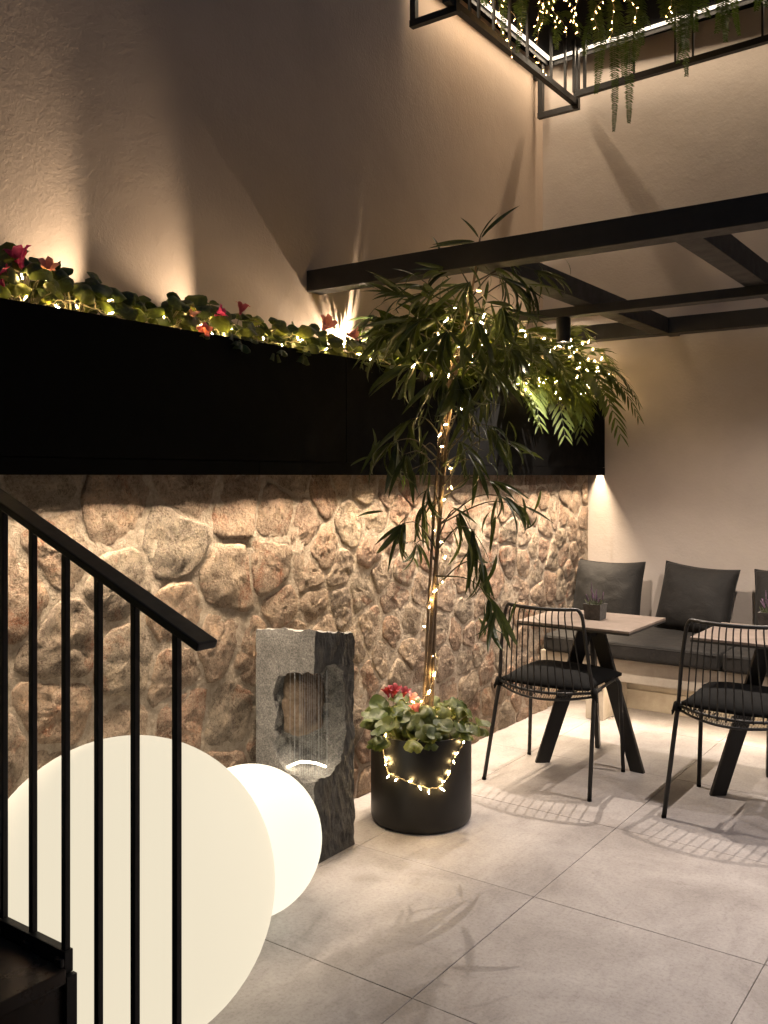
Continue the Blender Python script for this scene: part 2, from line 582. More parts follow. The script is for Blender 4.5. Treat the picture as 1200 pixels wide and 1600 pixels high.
for k, (s, poly) in enumerate(zip(sites, cells)):
    if len(poly) < 3:
        continue
    c = centroid(poly)
    inset = rnd.uniform(.005, .010)
    pts = [Vector((a[0] - c[0], a[1] - c[1])) for a in poly]
    for _ in range(2):
        q = []
        for i in range(len(pts)):
            a, b = pts[i], pts[(i + 1) % len(pts)]
            q += [a * .86 + b * .14, a * .14 + b * .86]
        pts = q
    NSEG = 34
    out = []
    for i in range(NSEG):
        an = 2 * math.pi * i / NSEG
        d = Vector((math.cos(an), math.sin(an)))
        best = .01
        for j in range(len(pts)):
            a, b = pts[j], pts[(j + 1) % len(pts)]
            e = b - a
            den = d.x * e.y - d.y * e.x
            if abs(den) < 1e-9:
                continue
            t = (a.x * e.y - a.y * e.x) / den
            uu = (a.x * d.y - a.y * d.x) / den
            if t > 0 and -1e-6 <= uu <= 1 + 1e-6:
                best = max(best, t)
        p = d * max(best - inset, .012)
        out.append(p + warp(Vector((c[0] + p.x, c[1] + p.y))))
    mb = MB()
    hgt = rnd.choice((.007, .008, .009, .011, .013))
    tilt = Vector((rnd.uniform(-.05, .05), rnd.uniform(-.05, .04)))
    bul = rnd.uniform(.0, .008)
    prof = [(1.02, -.012), (1.0, .10), (.98, .62), (.94, .90), (.87, .99), (.75, 1.0), (.60, 1.0), (.45, 1.0), (.30, 1.0), (.15, 1.0)]
    for q, (sc, hh) in enumerate(prof):
        for p in out:
            P = p * sc
            wp = Vector((c[0] + P.x, c[1] + P.y, k * .37))
            n1 = noise.noise(wp * 11) * .004 + noise.noise(wp * 26) * .0045 + abs(noise.noise(wp * 50)) * -.006 + noise.noise(wp * 110) * .003
            x = hh * hgt + bul * (1 - sc * sc) + (n1 + P.dot(tilt)) * min(1, max(hh, 0)) if q > 0 else hh
            mb.v.append(Vector((x, P.x, P.y)))
    mb.v.append(Vector((hgt + bul + noise.noise(Vector((c[0], c[1], k * .37)) * 13) * .011, 0, 0)))
    for q in range(len(prof) - 1):
        for i in range(NSEG):
            i2 = (i + 1) % NSEG
            mb.face([q * NSEG + i, q * NSEG + i2, (q + 1) * NSEG + i2, (q + 1) * NSEG + i])
    last = (len(prof) - 1) * NSEG
    for i in range(NSEG):
        mb.face([last + i, last + (i + 1) % NSEG, len(mb.v) - 1])
    me = mb.mesh('stone', 'rubble_stone', smooth=True)
    link('stone', me, sw, (XS, c[0], c[1]))

# ------------------------------------------------------------------ long black planter and its lights
pl = thing('planter', 'long matte black trough planter running along the plaster wall', 'planter', (XP, 3.2, ZP0))
PY0, PY1 = .6, YB - .002
xi = XP - .012
for a, b in ((PY0, 1.28), (1.283, 3.05), (3.053, 4.82), (4.823, PY1)):
    MB().box((xi, a, ZP0 + .053), (XP, b, ZP1)).build('front_panel', 'planter_black', pl)
for a, b in ((PY0, 2.52), (2.523, 4.6), (4.603, PY1)):
    MB().box((xi, a, ZP0), (XP + .001, b, ZP0 + .050)).build('light_channel_lip', 'planter_black', pl)
MB().box((xi - .050, PY0, ZP0), (xi - .043, PY1, ZP0 + .056)).build('light_channel_back', 'planter_black', pl)
MB().box((xi - .0045, PY0, ZP0 + .012), (xi - .0005, PY1, ZP0 + .0565)).build('backing_strip', 'planter_black', pl)  # added behind the seam to keep the strip light from leaking through
MB().box((XW + .002, PY0, ZP0 + .057), (xi - .001, PY1, ZP0 + .075)).build('base_plate', 'planter_black', pl)
mb = MB()
nx, ny = 6, 120
for j in range(ny + 1):
    for i in range(nx + 1):
        x = XW + .004 + (xi - XW - .008) * i / nx
        y = PY0 + (PY1 - PY0) * j / ny
        mb.v.append(Vector((x, y, ZP1 - .035 + .015 * noise.noise(Vector((x * 12, y * 12, 0))))))
for j in range(ny):
    for i in range(nx):
        a = j * (nx + 1) + i
        mb.face([a, a + 1, a + nx + 2, a + nx + 1])
mb.build('soil', 'soil', pl, smooth=True)

led = thing('led_strip', 'warm light strip hidden in the channel under the black planter', 'light', (xi - .0215, 3.2, ZP0 + .055))
MB().box((xi - .031, PY0 + .01, ZP0 + .0525), (xi - .012, PY1 - .003, ZP0 + .056)).build('strip', 'led_warm', led)
seg = 4
for k in range(seg):
    ya = PY0 + (PY1 - .01 - PY0) * k / seg
    yb_ = PY0 + (PY1 - .01 - PY0) * (k + 1) / seg
    light('strip_light', 'AREA', (xi - .0215, (ya + yb_) / 2, ZP0 + .0515), led, 15.5 * (yb_ - ya), WARM, rot=(0, 0, 0),
          shape='RECTANGLE', size=.019, size_y=yb_ - ya, spread=math.radians(110))

# uplights in the planter
def uplight(y, x, z, energy, label, tilt=(0, 0, 0), cone=130, blend=.5):
    t = thing('uplight', label, 'light', (x, y, z - .07), 'uplights in the planter')
    mb = MB().lathe([(0, 0), (.026, 0), (.026, .066), (.021, .066), (.021, .058), (0, .058)], (x, y, z - .07), 16)
    mb.build('housing', 'black_steel', t, smooth=False)
    MB().lathe([(.020, -.0105), (0, -.0105)], (x, y, z), 16).build('lens', 'lens', t)
    light('lamp', 'SPOT', (x, y, z), t, energy, WARM2, rot=(math.pi + tilt[0], tilt[1], 0), spot_size=math.radians(cone), spot_blend=blend, shadow_soft_size=.012)
uplight(1.28, XW + .12, 1.985, 40, 'small black uplight at the far left end of the planter', (.62, -.05, 0), 70, .8)
uplight(2.14, XW + .12, 1.985, 40, 'small black uplight among the cyclamens at the left of the planter', (.62, -.05, 0), 70, .8)
uplight(2.70, XW + .11, 1.975, 32, 'small black uplight among the cyclamens in the middle of the planter', (.66, -.05, 0), 62, .8)
uplight(3.66, XW + .10, 2.03, 60, 'small black uplight under the end of the front pergola beam', (.70, -.05, 0), 120, .5)
uplight(3.92, XW + .2, 1.99, 22, 'small black uplight among the first palms behind the potted tree', (-.1, .25, 0), 140, .5)
uplight(3.66, XP - .10, 1.99, 34, 'added small black uplight at the front edge of the planter brightening the first palm', (-.45, -.30, 0), 130, .5)  # unseen lamp added to light the palms from the front
uplight(4.62, XP - .12, 1.98, 14, 'added small black uplight at the front edge of the planter brightening the palms left of the spotlight', (-.2, -.15, 0), 140, .5)  # added lamp standing in for the fairy lights' glow on the palms
uplight(5.36, XW + .19, 1.99, 26, 'small black uplight among the palms near the wall corner', (.0, .30, 0), 130, .5)

# ------------------------------------------------------------------ pergola
pg = thing('pergola', 'black steel pergola of square beams over the tables', 'pergola', (XW, 3.33, 2.325))
PZ0, PZ1 = 2.325, 2.425
MB().box((XW + .001, 3.33, PZ0), (3.0, 3.43, PZ1)).build('front_beam', 'pergola_steel', pg, bevel=.003)
MB().box((XW + .001, 5.60, PZ0), (3.0, 5.70, PZ1)).build('back_beam', 'pergola_steel', pg, bevel=.003)
for x in (-1.953, -1.108, -.263, .582, 1.427):
    MB().box((x, 3.4305, PZ0 + .001), (x + .102, 5.5995, PZ1 - .001)).build('cross_beam', 'pergola_steel', pg, bevel=.003)
    MB().box((x + .02, 5.7005, PZ0 + .02), (x + .082, YB, PZ1 - .02)).build('wall_bracket', 'pergola_steel', pg)
MB().box((-2.62, 4.42, PZ0 - .046), (3.0, 4.505, PZ0)).build('lamp_rail', 'pergola_steel', pg, bevel=.002)
for x in (-1.953, -1.108, -.263):
    MB().box((x + .02, 4.428, PZ0), (x + .082, 4.497, PZ0 + .0025)).build('rail_plate', 'pergola_steel', pg)

def pendant(x, y, z1, label, energy, color=(1.0, .85, .72), cone=164, blend=.75):
    t = thing('spotlight', label, 'light', (x, y, z1), 'cylinder spotlights under the pergola')
    z0 = z1 - .128
    mb = MB().lathe([(0, z1), (.0365, z1), (.0372, z1 - .002), (.0372, z0), (.0335, z0), (.031, z0 + .018), (0, z0 + .018)], (x, y, 0), 28)
    smooth_by_angle(mb.build('housing', 'black_steel', t))
    MB().lathe([(.030, z0 + .008), (0, z0 + .008)], (x, y, 0), 24).build('lens', 'lens', t)
    light('lamp', 'SPOT', (x, y, z0 + .006), t, energy, color, rot=(0, 0, 0), spot_size=math.radians(cone), spot_blend=blend, shadow_soft_size=.0045)
zr = PZ0 - .0465
pendant(-2.03, 4.462, zr, 'black cylinder spotlight hanging from the pergola rail beside the palms', 150, cone=122, blend=.6)
pendant(-.965, 4.462, zr, 'black cylinder spotlight on the pergola rail above the second table', 125)
pendant(.10, 4.462, zr, 'black cylinder spotlight on the pergola rail far right of the second table', 90)
for x, lab in ((-.15, 'added black cylinder spotlight under the front pergola beam just outside the picture, brightening the floor'), (.75, 'added black cylinder spotlight under the front pergola beam further right, brightening the floor')):  # unseen spotlights added as fill for the front floor
    pendant(x, 3.38, PZ0 - .0005, lab, 66, (1.0, .89, .88), 140, .9)

# ------------------------------------------------------------------ overhead tray, LED lines, hanging frame
mat('soffit_black', (.004, .004, .004), .9, spec=.1)
tray = MB().box((XW, 4.18, 4.325), (-.4, YB, 4.45)).build('overhead_tray', 'soffit_black')
tag(tray, 'black steel tray ceiling in the wall corner holding the trailing ferns', 'canopy')
def skew(x):                       # the back run stands slightly askew to the wall
    return -.075 * (x + 2.55) / 1.2
def led_line(name, pts, lip_pts, label, power):
    t = thing('led_line', label, 'light', pts[0])
    MB().bar(pts[0], pts[1], .022, .012).build('strip', 'led_white', t)
    MB().bar(lip_pts[0], lip_pts[1], .006, .045).build('shade_lip', 'planter_black', t)
    a, b = Vector(pts[0]), Vector(pts[1])
    mid = (a + b) / 2
    ang = math.atan2((b - a).y, (b - a).x)
    for k in range(2):
        pc = a.lerp(b, .25 + .5 * k) + Vector((0, 0, -.0075))
        light('strip_light', 'AREA', pc, t, power * (b - a).length / 2, WARM2, rot=(0, 0, ang), shape='RECTANGLE', size=(b - a).length / 2, size_y=.022, spread=math.radians(170))
led_line('a', ((XW + .10, 4.22, 4.315), (XW + .10, YB - .10, 4.315)), ((XW + .076, 4.22, 4.302), (XW + .076, YB - .08, 4.302)), 'white light line along the plaster wall under the overhead tray', 6.5)
ya, yb_ = YB - .10 + skew(-2.7), YB - .10 + skew(-.5)
led_line('b', ((XW + .115, ya, 4.315), (-.5, yb_, 4.315)), ((XW + .115, ya + .024, 4.302), (-.5, yb_ + .024, 4.302)), 'white light line along the back wall under the overhead tray', 6.5)

fr = thing('hanging_frame', 'black square tube frame hanging under the ferns in the wall corner', 'frame', (XW + .3, 4.18, 3.94))
S = .038
xb, zb = XW + .30, 3.958
yb0, yb1 = 4.10, 5.76
MB().bar((xb, yb0, zb), (xb, yb1, zb), S, S).build('bottom_bar', 'black_steel', fr)
MB().bar((XW + .36, 5.645 + skew(-2.5), zb + .002), (.2, 5.645 + skew(.2), zb + .002), S, S).build('bottom_bar', 'black_steel', fr)
for yy in (4.18, 5.755):
    z = 3.945 - S * .5
    MB().bar((XW + .03, yy, z), (xb + .03, yy, z), S, S * .95).build('bracket_bar', 'black_steel', fr)
    for xx in (XW + .05, xb + .012):
        MB().bar((xx, yy, z + S * .48), (xx, yy, 4.3245), S * .9, S * .9).build('bracket_upright', 'black_steel', fr)
    MB().bar((XW, yy, 4.2), (XW + .032, yy, 4.2), S, S).build('wall_bracket', 'black_steel', fr)
for px, wd in ((734, .012), (748, .012), (771.5, .014), (796, .016), (824, .014), (861, .012), (883, .02)):
    p = at(px, 100, x=xb)
    if p.y < yb1:
        MB().bar((xb, p.y, zb + S / 2), (xb, p.y, 4.3245), .015, .015).build('hanger_rod', 'black_steel', fr)
for px in (895, 912, 991, 1057, 1085, 1195, 1230):
    p = at(px, 100, y=5.62)
    yy = 5.645 + skew(p.x)
    MB().bar((p.x, yy, zb + S / 2), (p.x, yy, 4.3245), .018 if px < 920 else .012, .018 if px < 920 else .012).build('hanger_rod', 'black_steel', fr)

# ------------------------------------------------------------------ leaf kit
def lance_leaf(length, width, droop, n=8, fold=.25):
    """leaf along +Y, bending down; two strips folded at the midrib"""
    mb = MB()
    P = []
    a = 0
    p = Vector((0, 0, 0))
    for i in range(n + 1):
        t = i / n
        wd = width * (math.sin(math.pi * min(1, t * .96 + .03) ** .82)) ** .9 * .5 if 0 < t < 1 else 0.0006
        P.append((p.copy(), wd, a))
        a -= droop / n * (1 + .5 * t)
        p += Vector((0, math.cos(a), math.sin(a))) * (length / n)
    for sgn in (-1, 1):
        Ls, Rs = [], []
        for q, wd, aa in P:
            up = Vector((0, -math.sin(aa), math.cos(aa)))
            e = q + Vector((sgn * wd, 0, 0)) + up * (wd * fold)
            Ls.append(q if sgn > 0 else e)
            Rs.append(e if sgn > 0 else q)
        mb.strip(Rs, Ls)
    return mb
LANCE = [lance_leaf(1, w_ * .86, d_).mesh('leaf', 'willow_leaf', smooth=True) for w_, d_ in ((.135, .5), (.12, .9), (.15, 1.3), (.11, .3), (.14, 1.7))]
LANCE_BRIGHT = lance_leaf(1, .15, .8).mesh('leaf', 'bright_leaf', smooth=True)
def dir_rot(d, roll=0.0):
    d = Vector(d).normalized()
    yaw = math.atan2(-d.x, d.y)
    pitch = math.asin(max(-1, min(1, d.z)))
    return (Matrix.Rotation(yaw, 3, 'Z') @ Matrix.Rotation(pitch, 3, 'X') @ Matrix.Rotation(roll, 3, 'Y')).to_euler()

# ------------------------------------------------------------------ fairy lights
def bulb_mesh(name, m):
    mb = MB()
    mb.cur = 0
    mb.lathe([(.0008, 0), (.0021, .0), (.0021, .021), (.0014, .024), (.0001, .024)], n=6)
    mb.cur = 1
    mb.lathe([(.0001, -.008), (.003, -.008), (.003, -.0002), (.0001, -.0002)], n=6)
    return mb.mesh('bulb', [m, 'wire'])
BULB = bulb_mesh('bulb', 'bulb')
BULB_A = bulb_mesh('bulb', 'bulb_amber')
def catmull(pts, per=8):
    pts = [Vector(p) for p in pts]
    P = [pts[0] * 2 - pts[1]] + pts + [pts[-1] * 2 - pts[-2]]
    out = []
    for i in range(1, len(P) - 2):
        for k in range(per):
            t = k / per
            a, b, c, d = P[i - 1], P[i], P[i + 1], P[i + 2]
            out.append(.5 * ((2 * b) + (c - a) * t + (2 * a - 5 * b + 4 * c - d) * t * t + (3 * b - a - 3 * c + d) * t ** 3))
    out.append(pts[-1])
    return out
def fairy_string(label, path, spacing, jitter=.004, me=None, bulb_dir=None, scale=1.0, seed=1, twin=True, wr=.0011):
    me = me or BULB
    rg = random.Random(seed)
    pts = catmull(path, 7)
    t = thing('fairy_lights', label, 'fairy lights', tuple(pts[0]), 'strings of fairy lights')
    mb = MB()
    off = [Vector((rg.uniform(-1, 1), rg.uniform(-1, 1), rg.uniform(-1, 1))) * jitter for _ in pts]
    w1 = [p + o for p, o in zip(pts, off)]
    mb.tube(w1, wr, 4, False)
    if twin:
        w2 = [p + Vector((math.sin(i * 1.3), math.cos(i * 1.3), math.sin(i * 1.3 + 1))) * .0028 for i, p in enumerate(w1)]
        mb.tube(w2, wr, 4, False)
    mb.build('wire', 'wire', t)
    acc = 0
    for i in range(1, len(w1)):
        d = w1[i] - w1[i - 1]
        acc += d.length
        if acc >= spacing:
            acc = rg.uniform(-.3, .25) * spacing
            v = Vector((rg.uniform(-1, 1), rg.uniform(-1, 1), rg.uniform(-1, 1)))
            if bulb_dir:
                v = v * .8 + Vector(bulb_dir)
            v.normalize()
            q = v.to_track_quat('Z', 'Y').to_euler()
            link('bulb', me, t, w1[i] + v * .008, q, scale * .78 * rg.uniform(.85, 1.1))
    return t

# ------------------------------------------------------------------ cyclamens
def heart_leaf(r, cup, wave):
    mb = MB()
    n = 16
    ring = [(0, 0)] * 0
    mb.v.append(Vector((0, 0, 0)))
    for s in (.55, 1.0):
        for i in range(n):
            an = 2 * math.pi * i / n
            rr2 = r * (1 - .30 * math.exp(-((an - math.pi) / .33) ** 2) * 2.0 + .16 * math.cos(an) + .03 * math.sin(an * 7)) * s
            x = rr2 * math.cos(an)
            y = rr2 * math.sin(an) * .95
            z = -cup * r * s * s + wave * r * s * math.sin(an * 3 + 1) * .5
            mb.v.append(Vector((x, y, z)))
    for i in range(n):
        i2 = (i + 1) % n
        mb.face([0, 1 + i, 1 + i2])
        mb.face([1 + i, 1 + n + i, 1 + n + i2, 1 + i2])
    return mb.mesh('leaf', 'cyclamen_leaf', smooth=True)
HEART = [heart_leaf(.05, c_, w_) for c_, w_ in ((.25, .22), (.45, .30), (-.22, .34), (.7, .2))]
def cyc_flower(matname, up=True):
    mb = MB()
    n = 5
    for k in range(n):
        an = 2 * math.pi * k / n
        Lf, Rt = [], []
        for i in range(6):
            t = i / 5
            out = .005 + .010 * t + .020 * t * t if up else .01 + .03 * t
            z = (.038 * t + .010 * math.sin(t * 3)) if up else (.012 * t - .02 * t * t)
            wd = .024 * math.sin(math.pi * (t * .8 + .12)) * (1 if i else .5)
            tw = .5 * t
            rad = Vector((math.cos(an + tw), math.sin(an + tw), 0))
            tan = Vector((-rad.y, rad.x, 0))
            p = rad * out + Vector((0, 0, z))
            Lf.append(p - tan * wd * .6 + Vector((0, 0, .003 * math.sin(i * 2))))
            Rt.append(p + tan * wd * .6)
        mb.strip(Lf, Rt)
    mb.lathe([(.001, -.012), (.006, -.006), (.007, .002), (.004, .006), (.001, .008)], n=8)
    return mb.mesh('flower', matname, smooth=True)
FLOW = {k: cyc_flower(k) for k in ('petal_pink', 'petal_magenta', 'petal_red', 'petal_pale')}
def cyclamen(base, label, group, nleaf, radius, hgt, flowers, fm, seed, droop_dir=None, lscale=1.0, fscale=1.0):
    rg = random.Random(seed)
    base = Vector(base)
    t = thing('cyclamen', label, 'plant', tuple(base), group)
    stems = MB()
    for k in range(nleaf):
        an = rg.uniform(0, 2 * math.pi)
        rr2 = radius * math.sqrt(rg.uniform(.08, 1))
        p = base + Vector((math.cos(an) * rr2, math.sin(an) * rr2, hgt * rg.uniform(.5, 1.08) * (1.1 - .4 * rr2 / radius)))
        if droop_dir and rg.random() < .28:
            p = base + Vector(droop_dir) * rg.uniform(.8, 1.1) + Vector((0, rg.uniform(-radius, radius), rg.uniform(-.022, .02)))
            rot = (Vector((droop_dir[0], droop_dir[1], .25))).to_track_quat('Z', 'X').to_euler()
        else:
            nrm = Vector((math.cos(an) * rg.uniform(.1, 1.2) + rg.uniform(0, .8), math.sin(an) * rg.uniform(.1, 1.2) - rg.uniform(0, .5), 1)).normalized()
            rot = (nrm.to_track_quat('Z', 'X').to_matrix() @ Matrix.Rotation(rg.uniform(0, 6.28), 3, 'Z')).to_euler()
        link('leaf', rg.choice(HEART), t, p, rot, lscale * rg.uniform(.65, 1.15))
        mid = base.lerp(p, .5) + Vector((0, 0, .02))
        stems.tube([base + Vector((0, 0, -.02)), mid, p], .0016, 4, False)
    for k in range(flowers):
        an = rg.uniform(0, 2 * math.pi)
        rr2 = radius * rg.uniform(.1, .75)
        p = base + Vector((math.cos(an) * rr2, math.sin(an) * rr2, hgt * rg.uniform(.95, 1.25)))
        rot = (rg.uniform(-.6, .6), rg.uniform(-.6, .6), rg.uniform(0, 6.28))
        link('flower', FLOW[fm], t, p, rot, fscale * rg.uniform(.75, 1.1))
        stems.tube([base + Vector((0, 0, -.02)), base.lerp(p, .6) + Vector((0, 0, .012)), p], .0014, 4, False)
    stems.build('stems', 'green_stem', t)
    return t
def flower_at(t, px, py, x, fm, sc=1.0, rot=(.3, .3, 0)):
    p = at(px, py, x=x)
    link('flower', FLOW[fm], t, p - Vector((0, 0, .02)), rot, sc * .92)
    b = org(t)
    MB().tube([b, b.lerp(p, .6) + Vector((0, 0, .02)), p - Vector((0, 0, .02))], .0016, 5, False).build('flower_stem', 'green_stem', t)

spec = [ # y, height, leaves, flowers, petal, label
    (1.42, .13, 13, 0, 'petal_magenta', 'cyclamen with magenta flowers at the far left end of the planter'),
    (1.62, .14, 13, 0, 'petal_magenta', 'cyclamen with one tall magenta flower near the left of the planter'),
    (1.80, .13, 14, 0, 'petal_pale', 'cyclamen with pale lilac flowers right of the tall magenta bloom'),
    (1.98, .11, 13, 0, 'petal_pale', 'dark leafy cyclamen in front of the bright wall fan'),
    (2.16, .10, 13, 0, 'petal_pink', 'yellowish leafy cyclamen right of the bright wall fan'),
    (2.34, .10, 13, 0, 'petal_pink', 'cyclamen whose leaf hangs over the planter edge'),
    (2.50, .09, 12, 0, 'petal_pink', 'cyclamen with a pink bud left of the white flower'),
    (2.66, .10, 14, 0, 'petal_pink', 'cyclamen with pink flowers and dark leaves hanging over the edge'),
    (2.84, .10, 13, 0, 'petal_pink', 'cyclamen with one raised pink flower in mid planter'),
    (3.02, .06, 8, 0, 'petal_pink', 'low sparse cyclamen beside two upright bulbs'),
    (3.24, .09, 13, 0, 'petal_pale', 'cyclamen with pink flowers just left of the palms'),
    (3.40, .08, 10, 0, 'petal_pale', 'cyclamen with small pale flowers under the first palm'),
]
cyc = []
for k, (y, hh, nl, nf, fm, lab) in enumerate(spec):
    xx = XP - rnd.uniform(.10, .14)
    cyc.append(cyclamen((xx, y, ZP1 - .03), lab, 'cyclamens in the long planter', nl + 16, .13, hh + .06, nf, fm, 100 + k, (.125, 0, .03) if k in (5, 7, 10) else None, .86, .95))
flower_at(cyc[1], 33, 403, XP - .035, 'petal_magenta', 1.35, (.2, -.2, .4))
flower_at(cyc[0], 3, 432, XP - .035, 'petal_magenta', 1.25, (.5, .2, 0))
flower_at(cyc[2], 72, 415, XP - .05, 'petal_pale', 1.0, (.9, .3, 1))
flower_at(cyc[7], 318, 500, XP - .01, 'petal_pink', .95, (2.2, .1, 1))
flower_at(cyc[7], 296, 488, XP - .03, 'petal_pale', 1.0, (.4, .4, 1))
flower_at(cyc[8], 376, 480, XP - .035, 'petal_pink', .95, (.3, .1, 2))
flower_at(cyc[7], 338, 483, XP - .035, 'petal_magenta', .9, (1.1, .1, 2))
flower_at(cyc[10], 506, 506, XP - .035, 'petal_pale', 1.35, (.9, .4, 1))
flower_at(cyc[10], 545, 515, XP - .035, 'petal_pale', 1.1, (1.6, .1, 2))

# ------------------------------------------------------------------ palms in the planter
def palm_frond(mb, base, direction, length, rise, sag, nleaf, lsize, rg):
    d = Vector((direction[0], direction[1], 0)).normalized()
    pts = []
    n = 16
    for i in range(n + 1):
        t = i / n
        pts.append(Vector(base) + d * (length * t) + Vector((0, 0, rise * math.sin(t * 2.0) - sag * t ** 2.6)))
    mb.tube(pts, [.0035 * (1 - .8 * i / n) for i in range(n + 1)], 5, False)
    side = Vector((-d.y, d.x, 0))
    for k in range(nleaf):
        t = .26 + .74 * k / (nleaf - 1)
        f = t * n
        i = min(int(f), n - 1)
        p = pts[i].lerp(pts[i + 1], f - i)
        tan = (pts[i + 1] - pts[i]).normalized()
        for sgn in (-1, 1):
            ln = lsize * (.45 + 1.0 * math.sin(math.pi * (t - .18) / .9)) * rg.uniform(.85, 1.12)
            wd = ln * .135 + .003
            dr = (side * sgn * rg.uniform(.75, 1.0) + tan * (.45 + .7 * t) + Vector((0, 0, rg.uniform(-.25, .12)))).normalized()
            up = dr.cross(tan).normalized()
            if up.z < 0:
                up = -up
            wv = dr.cross(up).normalized()
            Lf, Rt = [], []
            q = p.copy()
            for m_ in range(5):
                tt = m_ / 4
                ww = wd * math.sin(math.pi * (tt * .9 + .08)) * .5 if m_ < 4 else .0004
                Lf.append(q - wv * ww)
                Rt.append(q + wv * ww)
                q = q + (dr + Vector((0, 0, -.5 * tt))).normalized() * ln / 4
            mb.strip(Lf, Rt)
def palm(base, label, fronds, seed, lsize=.13):
    rg = random.Random(seed)
    t = thing('palm', label, 'plant', tuple(base), 'palms in the long planter')
    for (az, ln, rise, sag, nl) in fronds:
        a = math.radians(az)
        mb = MB()
        b = Vector(base) + Vector((rg.uniform(-.02, .02), rg.uniform(-.02, .02), 0))
        palm_frond(mb, b, (math.cos(a), math.sin(a)), ln, rise, sag, nl, lsize * rg.uniform(.85, 1.1), rg)
        mb.build('frond', 'palm_leaf', t)
def rfr(rg, n, az0, az1, l0=.34, l1=.55, r0=.18, r1=.42, s0=.08, s1=.4):
    return [(rg.uniform(az0, az1), rg.uniform(l0, l1), rg.uniform(r0, r1), rg.uniform(s0, s1), rg.randint(13, 18)) for _ in range(n)]
rg = random.Random(3)
zp = ZP1 - .03
palm((XP - .22, 3.92, zp), 'yellow green palm lit from below at the beam end', rfr(rg, 20, -120, 100, .24, .42, .16, .40, .02, .25), 11, .12)
palm((XP - .20, 3.80, zp), 'small feathery palm under the end of the front beam', rfr(rg, 14, -100, 120, .16, .32, .14, .32, .0, .14), 17, .11)
palm((XP - .20, 4.14, zp), 'bushy palm behind the crown of the potted tree', rfr(rg, 20, -110, 110, .24, .44, .14, .42, .02, .28), 12)
palm((XP - .18, 4.42, zp), 'dense palm behind the right side of the tree crown', rfr(rg, 20, -100, 110, .24, .40, .10, .38, .05, .34), 13)
palm((XP - .17, 4.80, zp), 'palm with a frond hanging over the planter front below the spotlight', rfr(rg, 12, -100, 80, .22, .38, .10, .34, .06, .28) + rfr(rg, 12, -120, 120, .16, .34, .28, .46, .0, .16) + [(-35, .40, .20, .36, 18)], 14, .11)
palm((XP - .16, 5.14, zp), 'palm with a long drooping frond left of the planter end', rfr(rg, 12, -100, 70, .22, .40, .10, .34, .06, .28) + rfr(rg, 12, -120, 110, .16, .34, .28, .46, .0, .16) + [(-42, .44, .22, .44, 19), (-15, .42, .22, .34, 18)], 15, .12)
palm((XP - .15, 5.50, zp), 'palm reaching out past the right end of the planter', rfr(rg, 12, -90, 30, .24, .48, .12, .36, .08, .35) + rfr(rg, 10, -110, 40, .16, .36, .26, .44, .0, .16) + [(-8, .56, .28, .36, 19), (4, .5, .32, .30, 18), (-25, .52, .22, .42, 18)], 16, .12)

# ------------------------------------------------------------------ potted tree
PC = Vector((-2.134, 3.257, 0))
pot = thing('plant_pot', 'black cylindrical pot standing before the stone wall', 'pot', (PC.x, PC.y, 0))
mb = MB().lathe([(0, 0), (.196, 0), (.2045, .004), (.2105, .014), (.2135, .03), (.2135, .372), (.2115, .378), (.2035, .378), (.2015, .372), (.2015, .33)], (PC.x, PC.y, 0), 64)
smooth_by_angle(mb.build('body', 'pot_black', pot), 30)
MB().lathe([(.203, .335), (.12, .345), (0, .35)], (PC.x, PC.y, 0), 32).build('soil', 'soil', pot, smooth=True)

tree = thing('potted_tree', 'slender tree with long drooping leaves growing from the black pot', 'tree', (PC.x, PC.y, .34))
STEM = [at(666, 1128, d=3.89), at(667, 1100, d=3.89), at(673, 1000, d=3.89), at(680, 900, d=3.89), at(688, 800, d=3.89), at(696, 710, d=3.89), at(704, 640, d=3.88), at(716, 560, d=3.86), at(733, 480, d=3.84), at(743, 420, d=3.83), at(750, 372, d=3.82)]
STEM[0].z = .33
sp = catmull(STEM, 5)
n = len(sp)
MB().tube(sp, [.0125 * (1 - .72 * i / n) for i in range(n)], 10).build('trunk', 'bark', tree, smooth=True)
sp2 = [p + Vector((.020 * math.cos(i * .12) + .004, .012 * math.sin(i * .12), 0)) for i, p in enumerate(sp[:int(n * .86)])]
sp2[0].z = .33
MB().tube(sp2, [.0085 * (1 - .6 * i / n) for i in range(len(sp2))], 8).build('trunk', 'bark', tree, smooth=True)
sp3 = [p + Vector((-.012 + .010 * math.sin(i * .2), -.022 + .004 * math.cos(i * .3), 0)) for i, p in enumerate(sp[:int(n * .72)])]
sp3[0].z = .33
MB().tube(sp3, .0062, 8).build('support_cane', 'bark', tree, smooth=True)
